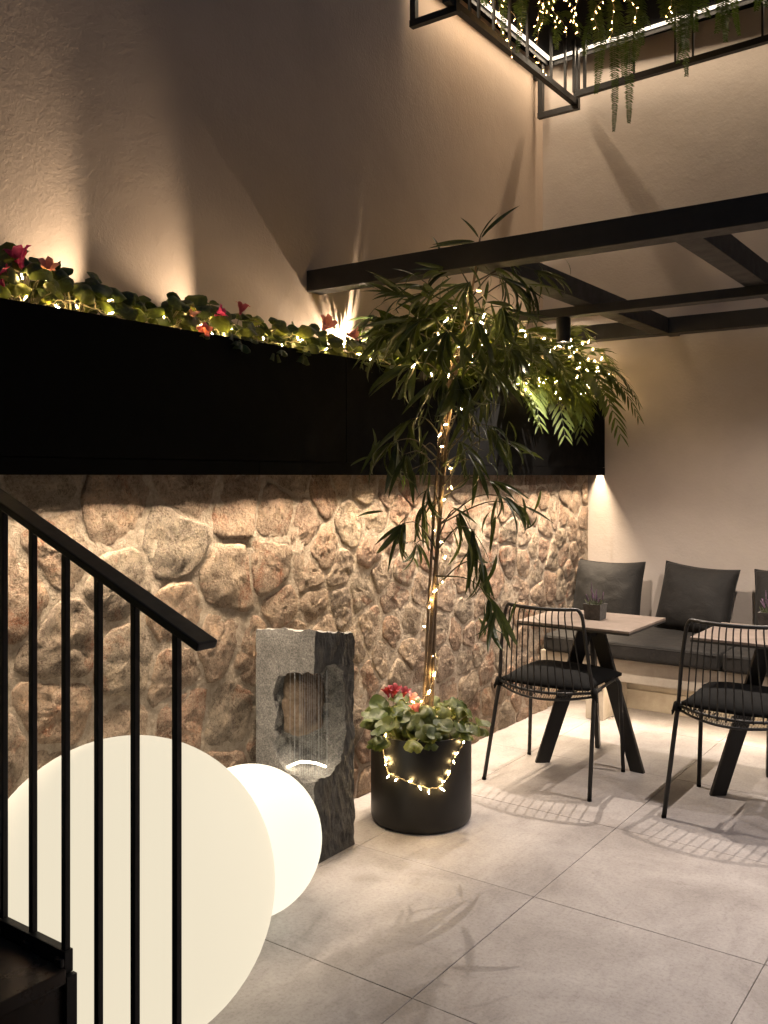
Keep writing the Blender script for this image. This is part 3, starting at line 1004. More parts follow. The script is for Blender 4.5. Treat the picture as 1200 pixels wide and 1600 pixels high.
# leaf clusters: pixel, depth, number of leaves, heading in the picture (deg, 0 = right, -90 = down), spread, leaf length
CL = [
    (628, 818, 3.80, 8, -130, 42, .17), (660, 790, 3.95, 6, -100, 35, .17), (648, 850, 4.0, 4, -80, 30, .13),
    (668, 762, 3.75, 5, -110, 40, .17), (722, 800, 3.80, 5, -55, 35, .16), (742, 828, 3.72, 7, -78, 28, .21),
    (762, 880, 3.70, 6, -95, 28, .18), (790, 775, 3.80, 7, -75, 40, .17), (770, 752, 3.95, 5, -35, 35, .16),
    (778, 945, 3.66, 7, -95, 55, .20), (820, 790, 3.9, 3, -40, 30, .13),
    (612, 690, 3.80, 7, -128, 40, .19), (640, 655, 3.90, 6, -125, 45, .18), (630, 710, 3.7, 5, -95, 35, .17),
    (660, 700, 4.05, 5, -110, 40, .17), (720, 690, 3.9, 5, -70, 50, .16), (770, 665, 3.85, 7, -50, 50, .18), (800, 690, 4.0, 4, -45, 40, .16),
    (745, 720, 3.75, 5, -80, 40, .16), (735, 640, 3.70, 6, -90, 50, .19),
    (690, 590, 3.65, 8, -115, 45, .21), (640, 570, 3.85, 7, -140, 40, .20), (715, 585, 3.6, 7, -90, 40, .21), (765, 570, 3.70, 8, -68, 40, .22),
    (800, 545, 3.85, 7, -62, 40, .20), (600, 520, 3.9, 7, -155, 35, .19), (650, 500, 3.65, 8, -150, 40, .21), (700, 515, 3.55, 8, -110, 60, .22),
    (745, 500, 3.6, 8, -80, 50, .22), (790, 480, 3.75, 8, -60, 50, .20), (625, 465, 3.95, 7, 175, 40, .18), (675, 455, 3.8, 7, 160, 50, .18),
    (735, 440, 3.65, 8, -100, 75, .20), (790, 435, 3.9, 7, -35, 50, .18), (830, 445, 3.95, 6, -30, 45, .17), (845, 425, 4.05, 4, -20, 40, .15),
    (700, 425, 3.95, 5, 150, 50, .16), (760, 415, 3.9, 5, 20, 50, .16),
]
right = Vector((_c, _s, 0))
fwd = Vector((-_s, _c, 0))
rg = random.Random(21)
nl = 0
for (px, py, dd, cnt, head, spr, ln) in CL:
    tip = at(px, py, d=dd)
    # branch leaves the trunk a little below the cluster
    k = min(range(n), key=lambda i: abs(sp[i].z - (tip.z - .10 if py < 900 else tip.z + .10)))
    root = sp[k]
    mid = root.lerp(tip, .55) + Vector((0, 0, .05))
    br = MB().tube(catmull([root, mid, tip], 6), [.0042 * (1 - .75 * i / 12) for i in range(13)], 5).build('branch', 'twig', tree, smooth=True)
    for q in range(cnt + (2 if py < 620 else 1)):
        t = rg.uniform(.0, .34)
        p = tip.lerp(mid, t)
        a = math.radians(head + rg.uniform(-spr, spr))
        d = right * math.cos(a) + Vector((0, 0, math.sin(a))) + fwd * rg.uniform(-.75, .5)
        o = link('leaf', rg.choice(LANCE), br, p, dir_rot(d, rg.uniform(-1.1, 1.1)), ln * rg.uniform(.85, 1.3))
        nl += 1
# the many finer leaves that fill the crown, too dense to pick apart
fill = MB()
protos = [lance_leaf(1, .10, d_, 6) for d_ in (.4, .9, 1.4)]
for (px, py, dd, cnt, head, spr, ln) in CL:
    for q in range(5 if py < 620 else 4):
        tip = at(px + rg.uniform(-38, 38), py + rg.uniform(-30, 30), d=dd + rg.uniform(-.14, .2))
        a = math.radians(head + rg.uniform(-spr, spr) * 1.7)
        d = right * math.cos(a) + Vector((0, 0, math.sin(a))) + fwd * rg.uniform(-.8, .8)
        M = dir_rot(d, rg.uniform(-1.2, 1.2)).to_matrix() * (ln * rg.uniform(.5, 1.0))
        pr_ = rg.choice(protos)
        off = len(fill.v)
        fill.v += [tip + M @ v for v in pr_.v]
        for f_ in pr_.f:
            fill.face([off + i for i in f_])
tag(fill.build('fine_foliage', 'willow_leaf', tree, smooth=True), kind='stuff')
# bright young shoots
br = MB().tube([sp[-1], at(752, 365, d=3.82)], .0025, 5).build('branch', 'twig', tree)
for (px, py, hd, ln, dd) in ((748, 372, 118, .11, .1), (750, 370, 62, .12, -.1), (752, 370, 48, .22, .1), (752, 372, 55, .13, .3), (742, 378, 182, .19, .0), (742, 377, 176, .17, .2)):
    a = math.radians(hd)
    link('leaf', LANCE[3] if hd != 118 else LANCE[0], br, at(px, py, d=3.60), dir_rot(right * math.cos(a) + Vector((0, 0, math.sin(a))) + fwd * dd, .8), ln)
br = MB().tube([sp[int(n * .5)], at(640, 735, d=3.8)], .002, 5).build('branch', 'twig', tree)
for hd, ln in ((-112, .075), (-75, .08), (-95, .06)):
    a = math.radians(hd)
    link('leaf', LANCE_BRIGHT, br, at(631, 742, d=3.8), dir_rot(right * math.cos(a) + Vector((0, 0, math.sin(a))), .4), ln)

# cyclamens in the pot
for k, (an, fl, fm, lab) in enumerate(((215, 2, 'petal_red', 'red flowering cyclamen at the left of the black pot'), (265, 2, 'petal_pale', 'cyclamen with a pink flower hanging over the front of the black pot'),
                                        (310, 0, 'petal_red', 'broad leaved cyclamen at the front right of the black pot'), (10, 0, 'petal_red', 'cyclamen at the right side of the black pot'),
                                        (150, 2, 'petal_red', 'red flowering cyclamen at the back left of the black pot'), (80, 0, 'petal_red', 'cyclamen at the back right of the black pot'))):
    a = math.radians(an)
    cyclamen((PC.x + .13 * math.cos(a), PC.y + .13 * math.sin(a), .35), lab, 'cyclamens in the black pot', 26, .12, .13, fl, fm, 300 + k, (.115 * math.cos(a), .115 * math.sin(a), .045) if k in (1, 2, 3) else None, .84, .9)
# fairy lights round the trunk, over the pot
path = []
for i in range(0, int(n * .80)):
    a = i * .85
    path.append(sp[i] + Vector((.035 * math.cos(a), .035 * math.sin(a), 0)) + (Vector((0, 0, .10)) if i < 2 else Vector()))
fairy_string('fairy lights wound round the trunk of the potted tree', path, .078, .006, seed=5)
path = [PC + Vector((.12 * math.cos(a), .12 * math.sin(a), .44 + .02 * math.sin(3 * a))) for a in [i * .7 for i in range(10)]]
fairy_string('fairy lights lying among the cyclamen leaves in the pot', path, .075, .012, seed=6)
def pot_pt(px, py):
    # on the pot's front surface
    r_ = ray(px, py)
    o = Vector((0, 0, EYE))
    a = r_.x ** 2 + r_.y ** 2
    b = -2 * (r_.x * PC.x + r_.y * PC.y)
    cc = PC.x ** 2 + PC.y ** 2 - .2185 ** 2
    disc = b * b - 4 * a * cc
    t = (-b - math.sqrt(max(disc, 0))) / (2 * a)
    return o + r_ * t
path = [pot_pt(px, py) for px, py in ((612, 1128), (598, 1155), (600, 1180), (606, 1205), (620, 1213), (640, 1222), (658, 1228), (678, 1232), (692, 1224), (702, 1210), (707, 1190), (718, 1172), (726, 1158))]
fairy_string('garland of fairy lights looped across the front of the black pot', path, .042, .002, seed=8, bulb_dir=(.5, -.6, -.35))
# along the planter edge and through the palms
rg = random.Random(31)
path = [Vector((XP - .03 + rg.uniform(-.03, .02), 1.40 + i * .10, ZP1 + .012 + rg.uniform(-.01, .03))) for i in range(23)]
fairy_string('fairy lights along the planter edge under the cyclamens', path, .10, .006, seed=9)
path = [Vector((XP - .10 + rg.uniform(-.07, .07), 1.42 + i * .075, ZP1 + .055 + rg.uniform(-.035, .045))) for i in range(28)]
fairy_string('fairy lights threaded through the cyclamen leaves of the planter', path, .11, .01, seed=10)
for q, (zz, spd, lab) in enumerate(((.05, .16, 'fairy lights lying low among the palms'), (.16, .24, 'fairy lights woven through the middle of the palms'), (.27, .28, 'fairy lights high among the palm fronds'))):
    path = []
    y = 3.66 + .1 * q
    i = 0
    while y < 5.72:
        path.append(Vector((XP - .10 + .17 * math.sin(i * 2.1 + q) + rg.uniform(-.05, .05) + .05 * q, y, ZP1 + zz + rg.uniform(-.08, .07))))
        y += .052
        i += 1
    fairy_string(lab, path, .115, .01, seed=40 + q)
path = [Vector((XP + .04 + rg.uniform(-.04, .05), 4.50 + i * .045, ZP1 + rg.uniform(-.05, .07))) for i in range(22)]
fairy_string('fairy lights spilling over the planter edge below the spotlight', path, .05, .01, seed=50)
path = [at(640, 590, d=3.75), at(655, 560, d=3.7), at(680, 520, d=3.7), at(700, 500, d=3.75), at(725, 470, d=3.75), at(745, 452, d=3.75), at(760, 480, d=3.7), at(752, 520, d=3.65), at(720, 550, d=3.65), at(690, 570, d=3.7)]
fairy_string('fairy lights tangled in the crown of the potted tree', path, .075, .008, seed=51)

# ------------------------------------------------------------------ ferns and lights overhead
def fern(label, base, fronds, seed):
    rg = random.Random(seed)
    t = thing('fern', label, 'plant', tuple(base), 'ferns hanging from the overhead tray')
    for (px, pyend, dd, wd) in fronds:
        end = at(px, pyend, d=dd)
        top = Vector((end.x + rg.uniform(-.05, .05), end.y + rg.uniform(-.05, .05), 4.325))
        pts = []
        m_ = 30
        sw_ = rg.uniform(-.04, .04)
        for i in range(m_ + 1):
            u = i / m_
            p = top.lerp(end, u)
            p += Vector((sw_ * math.sin(math.pi * u), .02 * math.sin(u * 4 + seed), 0))
            pts.append(p)
        mb = MB()
        mb.tube(pts, [.0018 * (1 - .6 * i / m_) for i in range(m_ + 1)], 4, False)
        ln = (end - top).length
        npin = max(14, int(ln / .0105))
        face = (right + fwd * rg.uniform(-.6, .6)).normalized()
        nrm = face.cross(Vector((0, 0, 1))).normalized()
        for k in range(npin):
            u = k / npin
            f = u * m_
            i = min(int(f), m_ - 1)
            p = pts[i].lerp(pts[i + 1], f - i)
            L_ = wd * 1.6 * (1 - .75 * u ** 2.2) * rg.uniform(.85, 1.1)
            for sgn in (-1, 1):
                dr = (face * sgn + Vector((0, 0, -.28)) + nrm * rg.uniform(-.35, .35)).normalized()
                wv = Vector((0, 0, 1)).cross(nrm).cross(dr).normalized()
                wv = (Vector((0, 0, 1)) - dr * dr.z).normalized()
                q0, q1, q2 = p, p + dr * L_ * .55 + Vector((0, 0, -.002)), p + dr * L_ + Vector((0, 0, -.006))
                mb.strip([q0 - wv * .0026, q1 - wv * .0046, q2], [q0 + wv * .0026, q1 + wv * .0040, q2 + wv * .0002])
        mb.build('frond', 'fern_leaf', t)
fern('fern with the longest trailing fronds right of the frame corner', at(955, -90, d=5.45), [(929, 146, 5.45, .032), (957, 205, 5.35, .028), (981, 192, 5.30, .034), (972, 120, 5.5, .034), (990, 95, 5.42, .036), (945, 60, 5.55, .034), (936, 95, 5.5, .032), (1002, 70, 5.45, .034), (1015, 40, 5.4, .034)], 61)
fern('fern trailing over the back bar in the middle of the right run', at(1065, -90, d=5.2), [(1058, 100, 5.25, .030), (1073, 120, 5.15, .034), (1048, 40, 5.3, .034), (1088, 50, 5.2, .034), (1066, 75, 5.22, .034), (1035, 28, 5.3, .034)], 62)
fern('fern with short fronds near the right edge of the frame', at(1130, -90, d=5.1), [(1120, 55, 5.1, .036), (1135, 68, 5.05, .034), (1157, 58, 5.1, .022), (1110, 30, 5.2, .034), (1182, 20, 5.05, .034), (1198, 14, 5.1, .034)], 63)
fern('dark fern hanging deep in the corner behind the lights', at(890, -90, d=5.6), [(872, 80, 5.65, .034), (893, 30, 5.6, .036), (905, 60, 5.7, .034), (915, 90, 5.6, .032), (858, 40, 5.7, .03), (835, 60, 5.6, .032)], 64)
fern('small fern with pale fronds beside the left light line', at(800, -90, d=5.4), [(785, 68, 5.4, .02), (808, 84, 5.35, .026), (822, 30, 5.45, .032), (850, 20, 5.5, .034), (760, 10, 5.4, .028)], 65)
rg = random.Random(71)
for k in range(13):
    px = (775, 800, 815, 838, 855, 870, 885, 893, 905, 935, 955, 985, 1040)[k]
    end = (30, 88, 60, 40, 120, 45, 60, 30, 56, 45, 60, 40, 28)[k]
    dd = 5.35 + rg.uniform(-.1, .2) if k < 9 else 5.2
    p1 = at(px, end, d=dd)
    top = Vector((p1.x + rg.uniform(-.1, .1), p1.y + rg.uniform(-.1, .1), 4.32))
    path = [top, top.lerp(p1, .35) + Vector((rg.uniform(-.07, .07), rg.uniform(-.05, .05), 0)), top.lerp(p1, .7) + Vector((rg.uniform(-.06, .06), rg.uniform(-.05, .05), 0)), p1]
    which = ('beside the left light line', 'looped round a hanger rod', 'left of the frame corner', 'behind the left hanger rods', 'reaching lowest into the frame corner', 'in front of the dark corner fern',
             'clustered over the corner', 'high over the frame corner', 'right above the crossing of the bars', 'left of the longest fern', 'among the longest fern fronds', 'right of the longest fern', 'beside the middle fern')[k]
    fairy_string('strand of amber fairy lights dangling ' + which, path, .034, .006, me=BULB_A, seed=80 + k, twin=False, scale=.8, bulb_dir=(0, 0, -.6), wr=.0009)

# ------------------------------------------------------------------ bench with cushions
bench = thing('bench', 'long pale concrete bench along the back wall', 'bench', (-1.0, 5.5, 0))
bx0, bx1 = XS + .02, 2.8
MB().box((bx0, 5.12, .252), (bx1, YB - .001, .383)).build('seat_slab', 'bench_concrete', bench, bevel=.004)
MB().box((bx0, 5.56, .12), (bx1, YB - .001, .2515)).build('upper_back_panel', 'bench_concrete', bench)
MB().box((bx0, 5.535, .0), (bx1, YB - .001, .1195)).build('lower_back_panel', 'bench_concrete', bench, bevel=.003)
for x in (-2.20, -.62, .96):
    MB().box((x, 5.15, 0), (x + .11, 5.534, .2515)).build('support', 'bench_concrete', bench, bevel=.003)
bl = thing('led_strip', 'warm light strip hidden under the front of the concrete bench', 'light', (-1, 5.2, .25))
MB().box((-2.08, 5.22, .243), (-.63, 5.24, .2515)).build('strip', 'led_warm', bl)
MB().box((-.50, 5.22, .243), (.95, 5.24, .2515)).build('strip', 'led_warm', bl)
for xx in (-1.355, .225):
    light('strip_light', 'AREA', (xx, 5.23, .242), bl, 6.5, WARM, rot=(0, 0, 0), shape='RECTANGLE', size=1.44, size_y=.018, spread=math.radians(160))
light('strip_light', 'AREA', (-2.34, 5.3, .242), bl, 1.6, WARM, rot=(0, 0, 0), shape='RECTANGLE', size=.2, size_y=.018, spread=math.radians(160))

def soft_box(name, lo, hi, matname, parent, seedv, puff=.012, nx=18, ny=10):
    lo, hi = Vector(lo), Vector(hi)
    bm = bmesh.new()
    bmesh.ops.create_cube(bm, size=1)
    bmesh.ops.subdivide_edges(bm, edges=list(bm.edges), cuts=9, use_grid_fill=True)
    c = (lo + hi) / 2
    s = hi - lo
    for v in bm.verts:
        q = Vector((abs(v.co.x) * 2, abs(v.co.y) * 2, abs(v.co.z) * 2))
        # round the edges
        p = Vector((v.co.x * s.x, v.co.y * s.y, v.co.z * s.z))
        rad = .022
        inner = Vector((max(-s.x / 2 + rad, min(s.x / 2 - rad, p.x)), max(-s.y / 2 + rad, min(s.y / 2 - rad, p.y)), max(-s.z / 2 + rad, min(s.z / 2 - rad, p.z))))
        dlt = p - inner
        if dlt.length > rad:
            dlt = dlt.normalized() * rad
        p = inner + dlt
        if v.co.z > .3:
            p.z += puff * max(0, 1 - q.x ** 4) * max(0, 1 - q.y ** 4)
        p += Vector((0, 0, .004 * noise.noise(Vector((p.x * 6, p.y * 6, seedv)))))
        v.co = p + c - org(parent)
    me = bpy.data.meshes.new(name)
    bm.to_mesh(me)
    bm.free()
    me.materials.append(MATS[matname])
    me.polygons.foreach_set('use_smooth', [True] * len(me.polygons))
    return link(name, me, parent)
for k, (xa, xb_, lab) in enumerate(((bx0 + .03, -1.404, 'grey padded seat cushion on the bench behind the first table'), (-1.394, -.33, 'grey padded seat cushion on the bench behind the second table'), (-.32, .75, 'grey padded seat cushion on the bench right of the second table'))):
    t = thing('seat_cushion', lab, 'cushion', ((xa + xb_) / 2, 5.45, .384), 'seat cushions on the bench')
    soft_box('pad', (xa, 5.085, .384), (xb_, 5.80, .492), 'charcoal_vinyl', t, k, .008)
    z = .470
    MB().tube(rounded([(xa + .012, 5.70, z), (xa + .012, 5.0855, z), (xb_ - .012, 5.0855, z), (xb_ - .012, 5.70, z)], .02), .0026, 5).build('piping', 'charcoal_vinyl', t)
def pillow(cx, z0, size, lean, yaw, roll, label, seed):
    t = thing('pillow', label, 'pillow', (cx, 5.62, z0), 'pillows leaning on the back wall')
    n_ = 22
    rgp = random.Random(seed)
    bm = bmesh.new()
    grid = {}
    for side in (1, -1):
        for j in range(n_ + 1):
            for i in range(n_ + 1):
                u, v = i / n_ * 2 - 1, j / n_ * 2 - 1
                edge = i in (0, n_) or j in (0, n_)
                if edge and side == -1:
                    continue
                w_ = (max(0, (1 - abs(u) ** 2.6) * (1 - abs(v) ** 2.6))) ** .52
                pin = 1 - .045 * (1 - abs(u) ** 2) * abs(v) ** 3 * 1.0
                pin2 = 1 - .045 * (1 - abs(v) ** 2) * abs(u) ** 3
                x = u * size / 2 * 1.1 * pin2
                z = (v + 1) * size / 2 * (pin if v > 0 else 1)
                wr = .010 * noise.noise(Vector((u * 2.2, v * 2.2, seed * 3.1 + side))) + .005 * noise.noise(Vector((u * 6, v * 6, seed + side)))
                y = -side * (w_ * .10 + wr * (1 if w_ > .1 else .3))
                grid[(side, i, j)] = bm.verts.new((x, y, z))
    for side in (1, -1):
        for j in range(n_):
            for i in range(n_):
                vs = []
                for a, b in ((i, j), (i + 1, j), (i + 1, j + 1), (i, j + 1)):
                    vs.append(grid[(side, a, b)] if (side, a, b) in grid else grid[(1, a, b)])
                bm.faces.new(vs if side == 1 else vs[::-1])
    me = bpy.data.meshes.new('cover')
    bm.to_mesh(me)
    bm.free()
    me.materials.append(MATS['charcoal_fabric'])
    me.polygons.foreach_set('use_smooth', [True] * len(me.polygons))
    rot = Euler((-lean, roll, yaw))
    c = link('cover', me, t, (cx, 5.62, z0), rot)
    edge = [grid_p for grid_p in []]
    pts = []
    for u, v in [(-1 + 2 * i / 20, 1) for i in range(21)] + [(1, 1 - 2 * i / 20) for i in range(1, 21)] + [(1 - 2 * i / 20, -1) for i in range(1, 21)] + [(-1, -1 + 2 * i / 20) for i in range(1, 21)]:
        pin = 1 - .045 * (1 - abs(u) ** 2) * abs(v) ** 3
        pin2 = 1 - .045 * (1 - abs(v) ** 2) * abs(u) ** 3
        pts.append(Vector((u * size / 2 * 1.1 * pin2, 0, (v + 1) * size / 2 * (pin if v > 0 else 1))))
    mbp = MB().tube(pts, .0028, 5, False)
    link('seam', mbp.mesh('seam', 'charcoal_fabric', smooth=True), c)
pillow(-2.275, .494, .42, .30, .03, 0.0, 'charcoal grey pillow in the corner against the stone wall', 1)
pillow(-1.73, .494, .425, .34, -.10, .06, 'charcoal grey pillow in the middle with one corner raised', 2)
pillow(-1.125, .494, .425, .32, .06, -.03, 'charcoal grey pillow cut by the right picture edge', 3)

# ------------------------------------------------------------------ tables
def table(cx, cy_, label):
    t = thing('table', label, 'table', (cx, cy_, 0), 'square bistro tables')
    hx, hy = .292, .258
    MB().box((cx - hx, cy_ - hy, .711), (cx + hx, cy_ + hy, .7225)).build('tabletop', 'table_laminate', t, bevel=.001, seg=1)
    MB().box((cx - hx + .0015, cy_ - hy + .0015, .701), (cx + hx - .0015, cy_ + hy - .0015, .7105)).build('tabletop_core', 'table_edge', t)
    for (fx, fy) in ((-.198, -.158), (-.076, .266), (.248, -.024)):
        foot = Vector((cx + fx, cy_ + fy, 0))
        d = Vector((fx, fy, 0)).normalized()
        top = Vector((cx, cy_, .70)) + d * .022
        s = Vector((-d.y, d.x, 0))
        mb = MB()
        w0, w1 = .034, .034
        for p, ww in ((foot, .036), (top, .040)):
            for a, b in ((-1, -1), (1, -1), (1, 1), (-1, 1)):
                mb.v.append(p + d * (ww * a) + s * (.011 * b))
        for q in ((3, 2, 1, 0), (4, 5, 6, 7), (0, 1, 5, 4), (1, 2, 6, 5), (2, 3, 7, 6), (3, 0, 4, 7)):
            mb.face(list(q))
        mb.build('leg', 'black_steel', t, bevel=.002, seg=1)
    MB().lathe([(0, .640), (.034, .640), (.045, .70), (.09, .7005), (0, .7005)], (cx, cy_, 0), 20).build('hub', 'black_steel', t)
table(-1.842, 4.388, 'square table with grey brown top nearest the stone wall')
table(-.985, 4.415, 'square table with grey brown top at the right picture edge')

def herb(c, label, seed):
    rg = random.Random(seed)
    c = Vector(c)
    t = thing('herb_pot', label, 'potted plant', tuple(c), 'lavender pots on the tables')
    z = c.z
    mb = MB()
    h0, h1, hh = .040, .046, .078
    for s, zz in ((h0, 0), (h1, hh), (h1 - .007, hh), (h1 - .009, hh - .014)):
        for a, b in ((-1, -1), (1, -1), (1, 1), (-1, 1)):
            mb.v.append(c + Vector((a * s, b * s, zz)))
    mb.face([3, 2, 1, 0])
    for q in range(3):
        for k in range(4):
            k2 = (k + 1) % 4
            mb.face([q * 4 + k, q * 4 + k2, q * 4 + 4 + k2, q * 4 + 4 + k])
    mb.face([12, 13, 14, 15])
    mb.cur = 0
    po = mb.build('pot', 'slate_pot', t)
    lf, fl = MB(), MB()
    for k in range(60):
        a = rg.uniform(0, 6.28)
        r_ = rg.uniform(0, .036)
        b = c + Vector((r_ * math.cos(a), r_ * math.sin(a), hh - .014))
        d = Vector((math.cos(a) * rg.uniform(.1, .8), math.sin(a) * rg.uniform(.1, .8), rg.uniform(.6, 1))).normalized()
        l_ = rg.uniform(.02, .05)
        s = d.cross(Vector((rg.uniform(-1, 1), rg.uniform(-1, 1), .2))).normalized()
        lf.strip([b - s * .0015, b + d * l_ * .6 - s * .002, b + d * l_], [b + s * .0015, b + d * l_ * .6 + s * .002, b + d * l_ + s * .0003])
    for k in range(11):
        a = rg.uniform(0, 6.28)
        r_ = rg.uniform(0, .03)
        b = c + Vector((r_ * math.cos(a), r_ * math.sin(a), hh - .01))
        lean = rg.uniform(.05, .75) if k else .05
        d = Vector((math.cos(a) * lean, math.sin(a) * lean, 1)).normalized()
        l_ = rg.uniform(.045, .085) if k else .105
        lf.tube([b, b + d * l_ * .6], .0008, 4, False)
        for q in range(9):
            p = b + d * l_ * (.45 + .55 * q / 8)
            rr2 = .0045 * (1 - .6 * abs(q / 8 - .4))
            fl.tube([p, p + d * .003, p + d * .006], [rr2 * .4, rr2, rr2 * .3], 5, False)
    lf.build('foliage', 'lavender_leaf', t)
    fl.build('flower_spikes', 'lavender', t)
herb(at(930, 967, z=.7226), 'lavender in a dark square stone pot on the first table', 5)
herb(at(1203, 982, z=.7226), 'lavender in a dark square stone pot on the second table', 6)

# ------------------------------------------------------------------ wire chairs
def chair(cx, cy_, yaw, label, dup=None):
    t = thing('chair', label, 'chair', (0, 0, 0), 'black wire chairs')
    zs = .455
    # seat ring: rounded front, arc bulging backwards
    def ringpts(z, grow=0.0):
        pts = []
        for i in range(15):
            u = i / 14 * 2 - 1
            pts.append(Vector((u * (.238 + grow), -.120 - (.075 + grow) * (1 - u * u), z - .012 * (1 - u * u))))
        pts += [Vector((.228 + grow, .05, z)), Vector((.215 + grow, .235, z)), Vector((.16, .262 + grow, z)), Vector((0, .266 + grow, z)), Vector((-.16, .262 + grow, z)), Vector((-.215 - grow, .235, z)), Vector((-.228 - grow, .05, z)), Vector((-.238 - grow, -.12, z))]
        return pts
    MB().tube(ringpts(zs), .0068, 8).build('seat_ring', 'black_steel', t, smooth=True)
    # lower arc under the seat back and zigzag
    arc = [Vector((u * .232, -.115 - .092 * (1 - u * u), zs - .020 - .020 * (1 - u * u))) for u in [i / 16 * 2 - 1 for i in range(17)]]
    MB().tube(arc, .0058, 8).build('lower_arc', 'black_steel', t, smooth=True)
    zz = []
    for i in range(41):
        u = i / 40 * 2 - 1
        lo = i % 2
        zz.append(Vector((u * .222, -.115 - (.090 if lo else .062) * (1 - u * u), zs - (.018 + .020 * (1 - u * u) if lo else -.006))))
    MB().tube(zz, .0028, 5).build('seat_lattice', 'black_steel', t)
    MB().tube([Vector((v.x + .011, v.y + .006, v.z)) for v in zz], .0024, 5).build('seat_lattice', 'black_steel', t)
    for x in (-.15, -.075, 0, .075, .15):
        MB().tube([(x, -.12 - .075 * (1 - (x / .238) ** 2), zs - .006), (x, .263, zs - .001)], .0032, 5).build('seat_wire', 'black_steel', t)
    # back: two posts and a top rail in one bent tube
    zt = .832
    def top(u):
        return Vector((u * .190, -.150 - .052 * (1 - u * u), zt + .004 * u * u))
    frame = [Vector((-.236, -.128, zs)), Vector((-.215, -.150, zs + .20)), top(-1) + Vector((-.004, 0, -.03))] + [top(-.93)] + [top(i / 8 * 1.7 - .85) for i in range(9)] + [top(.93), top(1) + Vector((.004, 0, -.03)), Vector((.215, -.150, zs + .20)), Vector((.236, -.128, zs))]
    MB().tube(rounded(frame, .02, 3), .0088, 8).build('back_frame', 'black_steel', t, smooth=True)
    for i in range(12):
        u = (i + .5) / 12 * 1.84 - .92
        a = top(u * .95)
        b = Vector((u * .232, -.120 - .086 * (1 - u * u), zs - .022 * (1 - u * u)))
        m1 = a.lerp(b, .12) + Vector((0, -.018, 0))
        m2 = a.lerp(b, .55) + Vector((0, -.014, 0))
        MB().tube(catmull([a, m1, m2, b], 4), .0034, 6, False).build('spindle', 'black_steel', t, smooth=True)
    # legs
    for sx, sy, tx, ty in ((-1, -1, -.240, -.110), (1, -1, .236, -.100), (-1, 1, -.218, .225), (1, 1, .218, .225)):
        foot = Vector((sx * (.263 if sy < 0 else .250), sy * .240, 0))
        if sy < 0:
            pts = [foot, Vector((tx * 1.005, ty - .02, zs - .035)), Vector((tx, ty, zs - .002)), Vector((tx * .99, ty + .07, zs - .003))]
        else:
            pts = [foot, Vector((sx * .236, .236, zs - .02)), Vector((tx * .98, ty - .0, zs + .001)), Vector((tx * .985, ty - .08, zs - .003))]
        lg = MB().tube(rounded(pts, .035, 5), .0098, 10).build('leg', 'black_steel', t, smooth=True)
        MB().lathe([(0, 0), (.0105, 0), (.0105, .010), (.0098, .012)], foot, 10).build('foot_cap', 'black_fabric', lg)
    # cushion with pinched corners
    bm = bmesh.new()
    bmesh.ops.create_grid(bm, x_segments=16, y_segments=16, size=1)
    top_v = list(bm.verts)
    for v in top_v:
        u, w_ = v.co.x, v.co.y
        e = max(0, (1 - abs(u) ** 3) * (1 - abs(w_) ** 3)) ** .5
        v.co = Vector((u * .226 * (1 - .05 * (1 - w_ * w_)) * (1.0 + .03 * w_), .065 + w_ * .205 * (1 - .05 * (1 - u * u)) - (.045 * (1 - u * u) if w_ < 0 else 0) * abs(min(w_, 0)), zs + .022 + .046 * e + .004 * noise.noise(Vector((u * 3, w_ * 3, 4)))))
    ret = bmesh.ops.duplicate(bm, geom=list(bm.verts) + list(bm.edges) + list(bm.faces))
    for g in ret['geom']:
        if isinstance(g, bmesh.types.BMVert):
            g.co.z = zs + .0085 + (zs + .016 - g.co.z) * .10
    bmesh.ops.reverse_faces(bm, faces=[g for g in ret['geom'] if isinstance(g, bmesh.types.BMFace)])
    edges = [e for e in bm.edges if e.is_boundary]
    bmesh.ops.bridge_loops(bm, edges=edges)
    me = bpy.data.meshes.new('cushion')
    bm.to_mesh(me)
    bm.free()
    me.materials.append(MATS['black_fabric'])
    me.polygons.foreach_set('use_smooth', [True] * len(me.polygons))
    cu = link('cushion', me, t)
    for sx in (-1, 1):
        mb = MB()
        k = Vector((sx * .238, -.122, zs))
        mb.tube([k + Vector((0, .012, .014)), k + Vector((sx * .006, -.008, .010)), k + Vector((sx * .010, -.014, -.012)), k + Vector((-sx * .004, .004, -.020)), k + Vector((-sx * .012, .012, .004))], [.008, .012, .013, .011, .007], 7)
        mb.tube([k + Vector((sx * .006, -.01, -.004)), k + Vector((sx * .018, -.016, -.022)), k + Vector((sx * .022, -.014, -.040))], [.006, .008, .002], 5)
        mb.build('tie', 'black_fabric', cu, smooth=True)
    t.location = (cx, cy_, 0)
    t.rotation_euler = (0, 0, yaw)
    return t
chair(-1.895, 4.078, .03, 'black wire chair with black seat pad tucked at the first table')
chair(-1.032, 4.090, .02, 'black wire chair with black seat pad at the second table, cut by the picture edge')

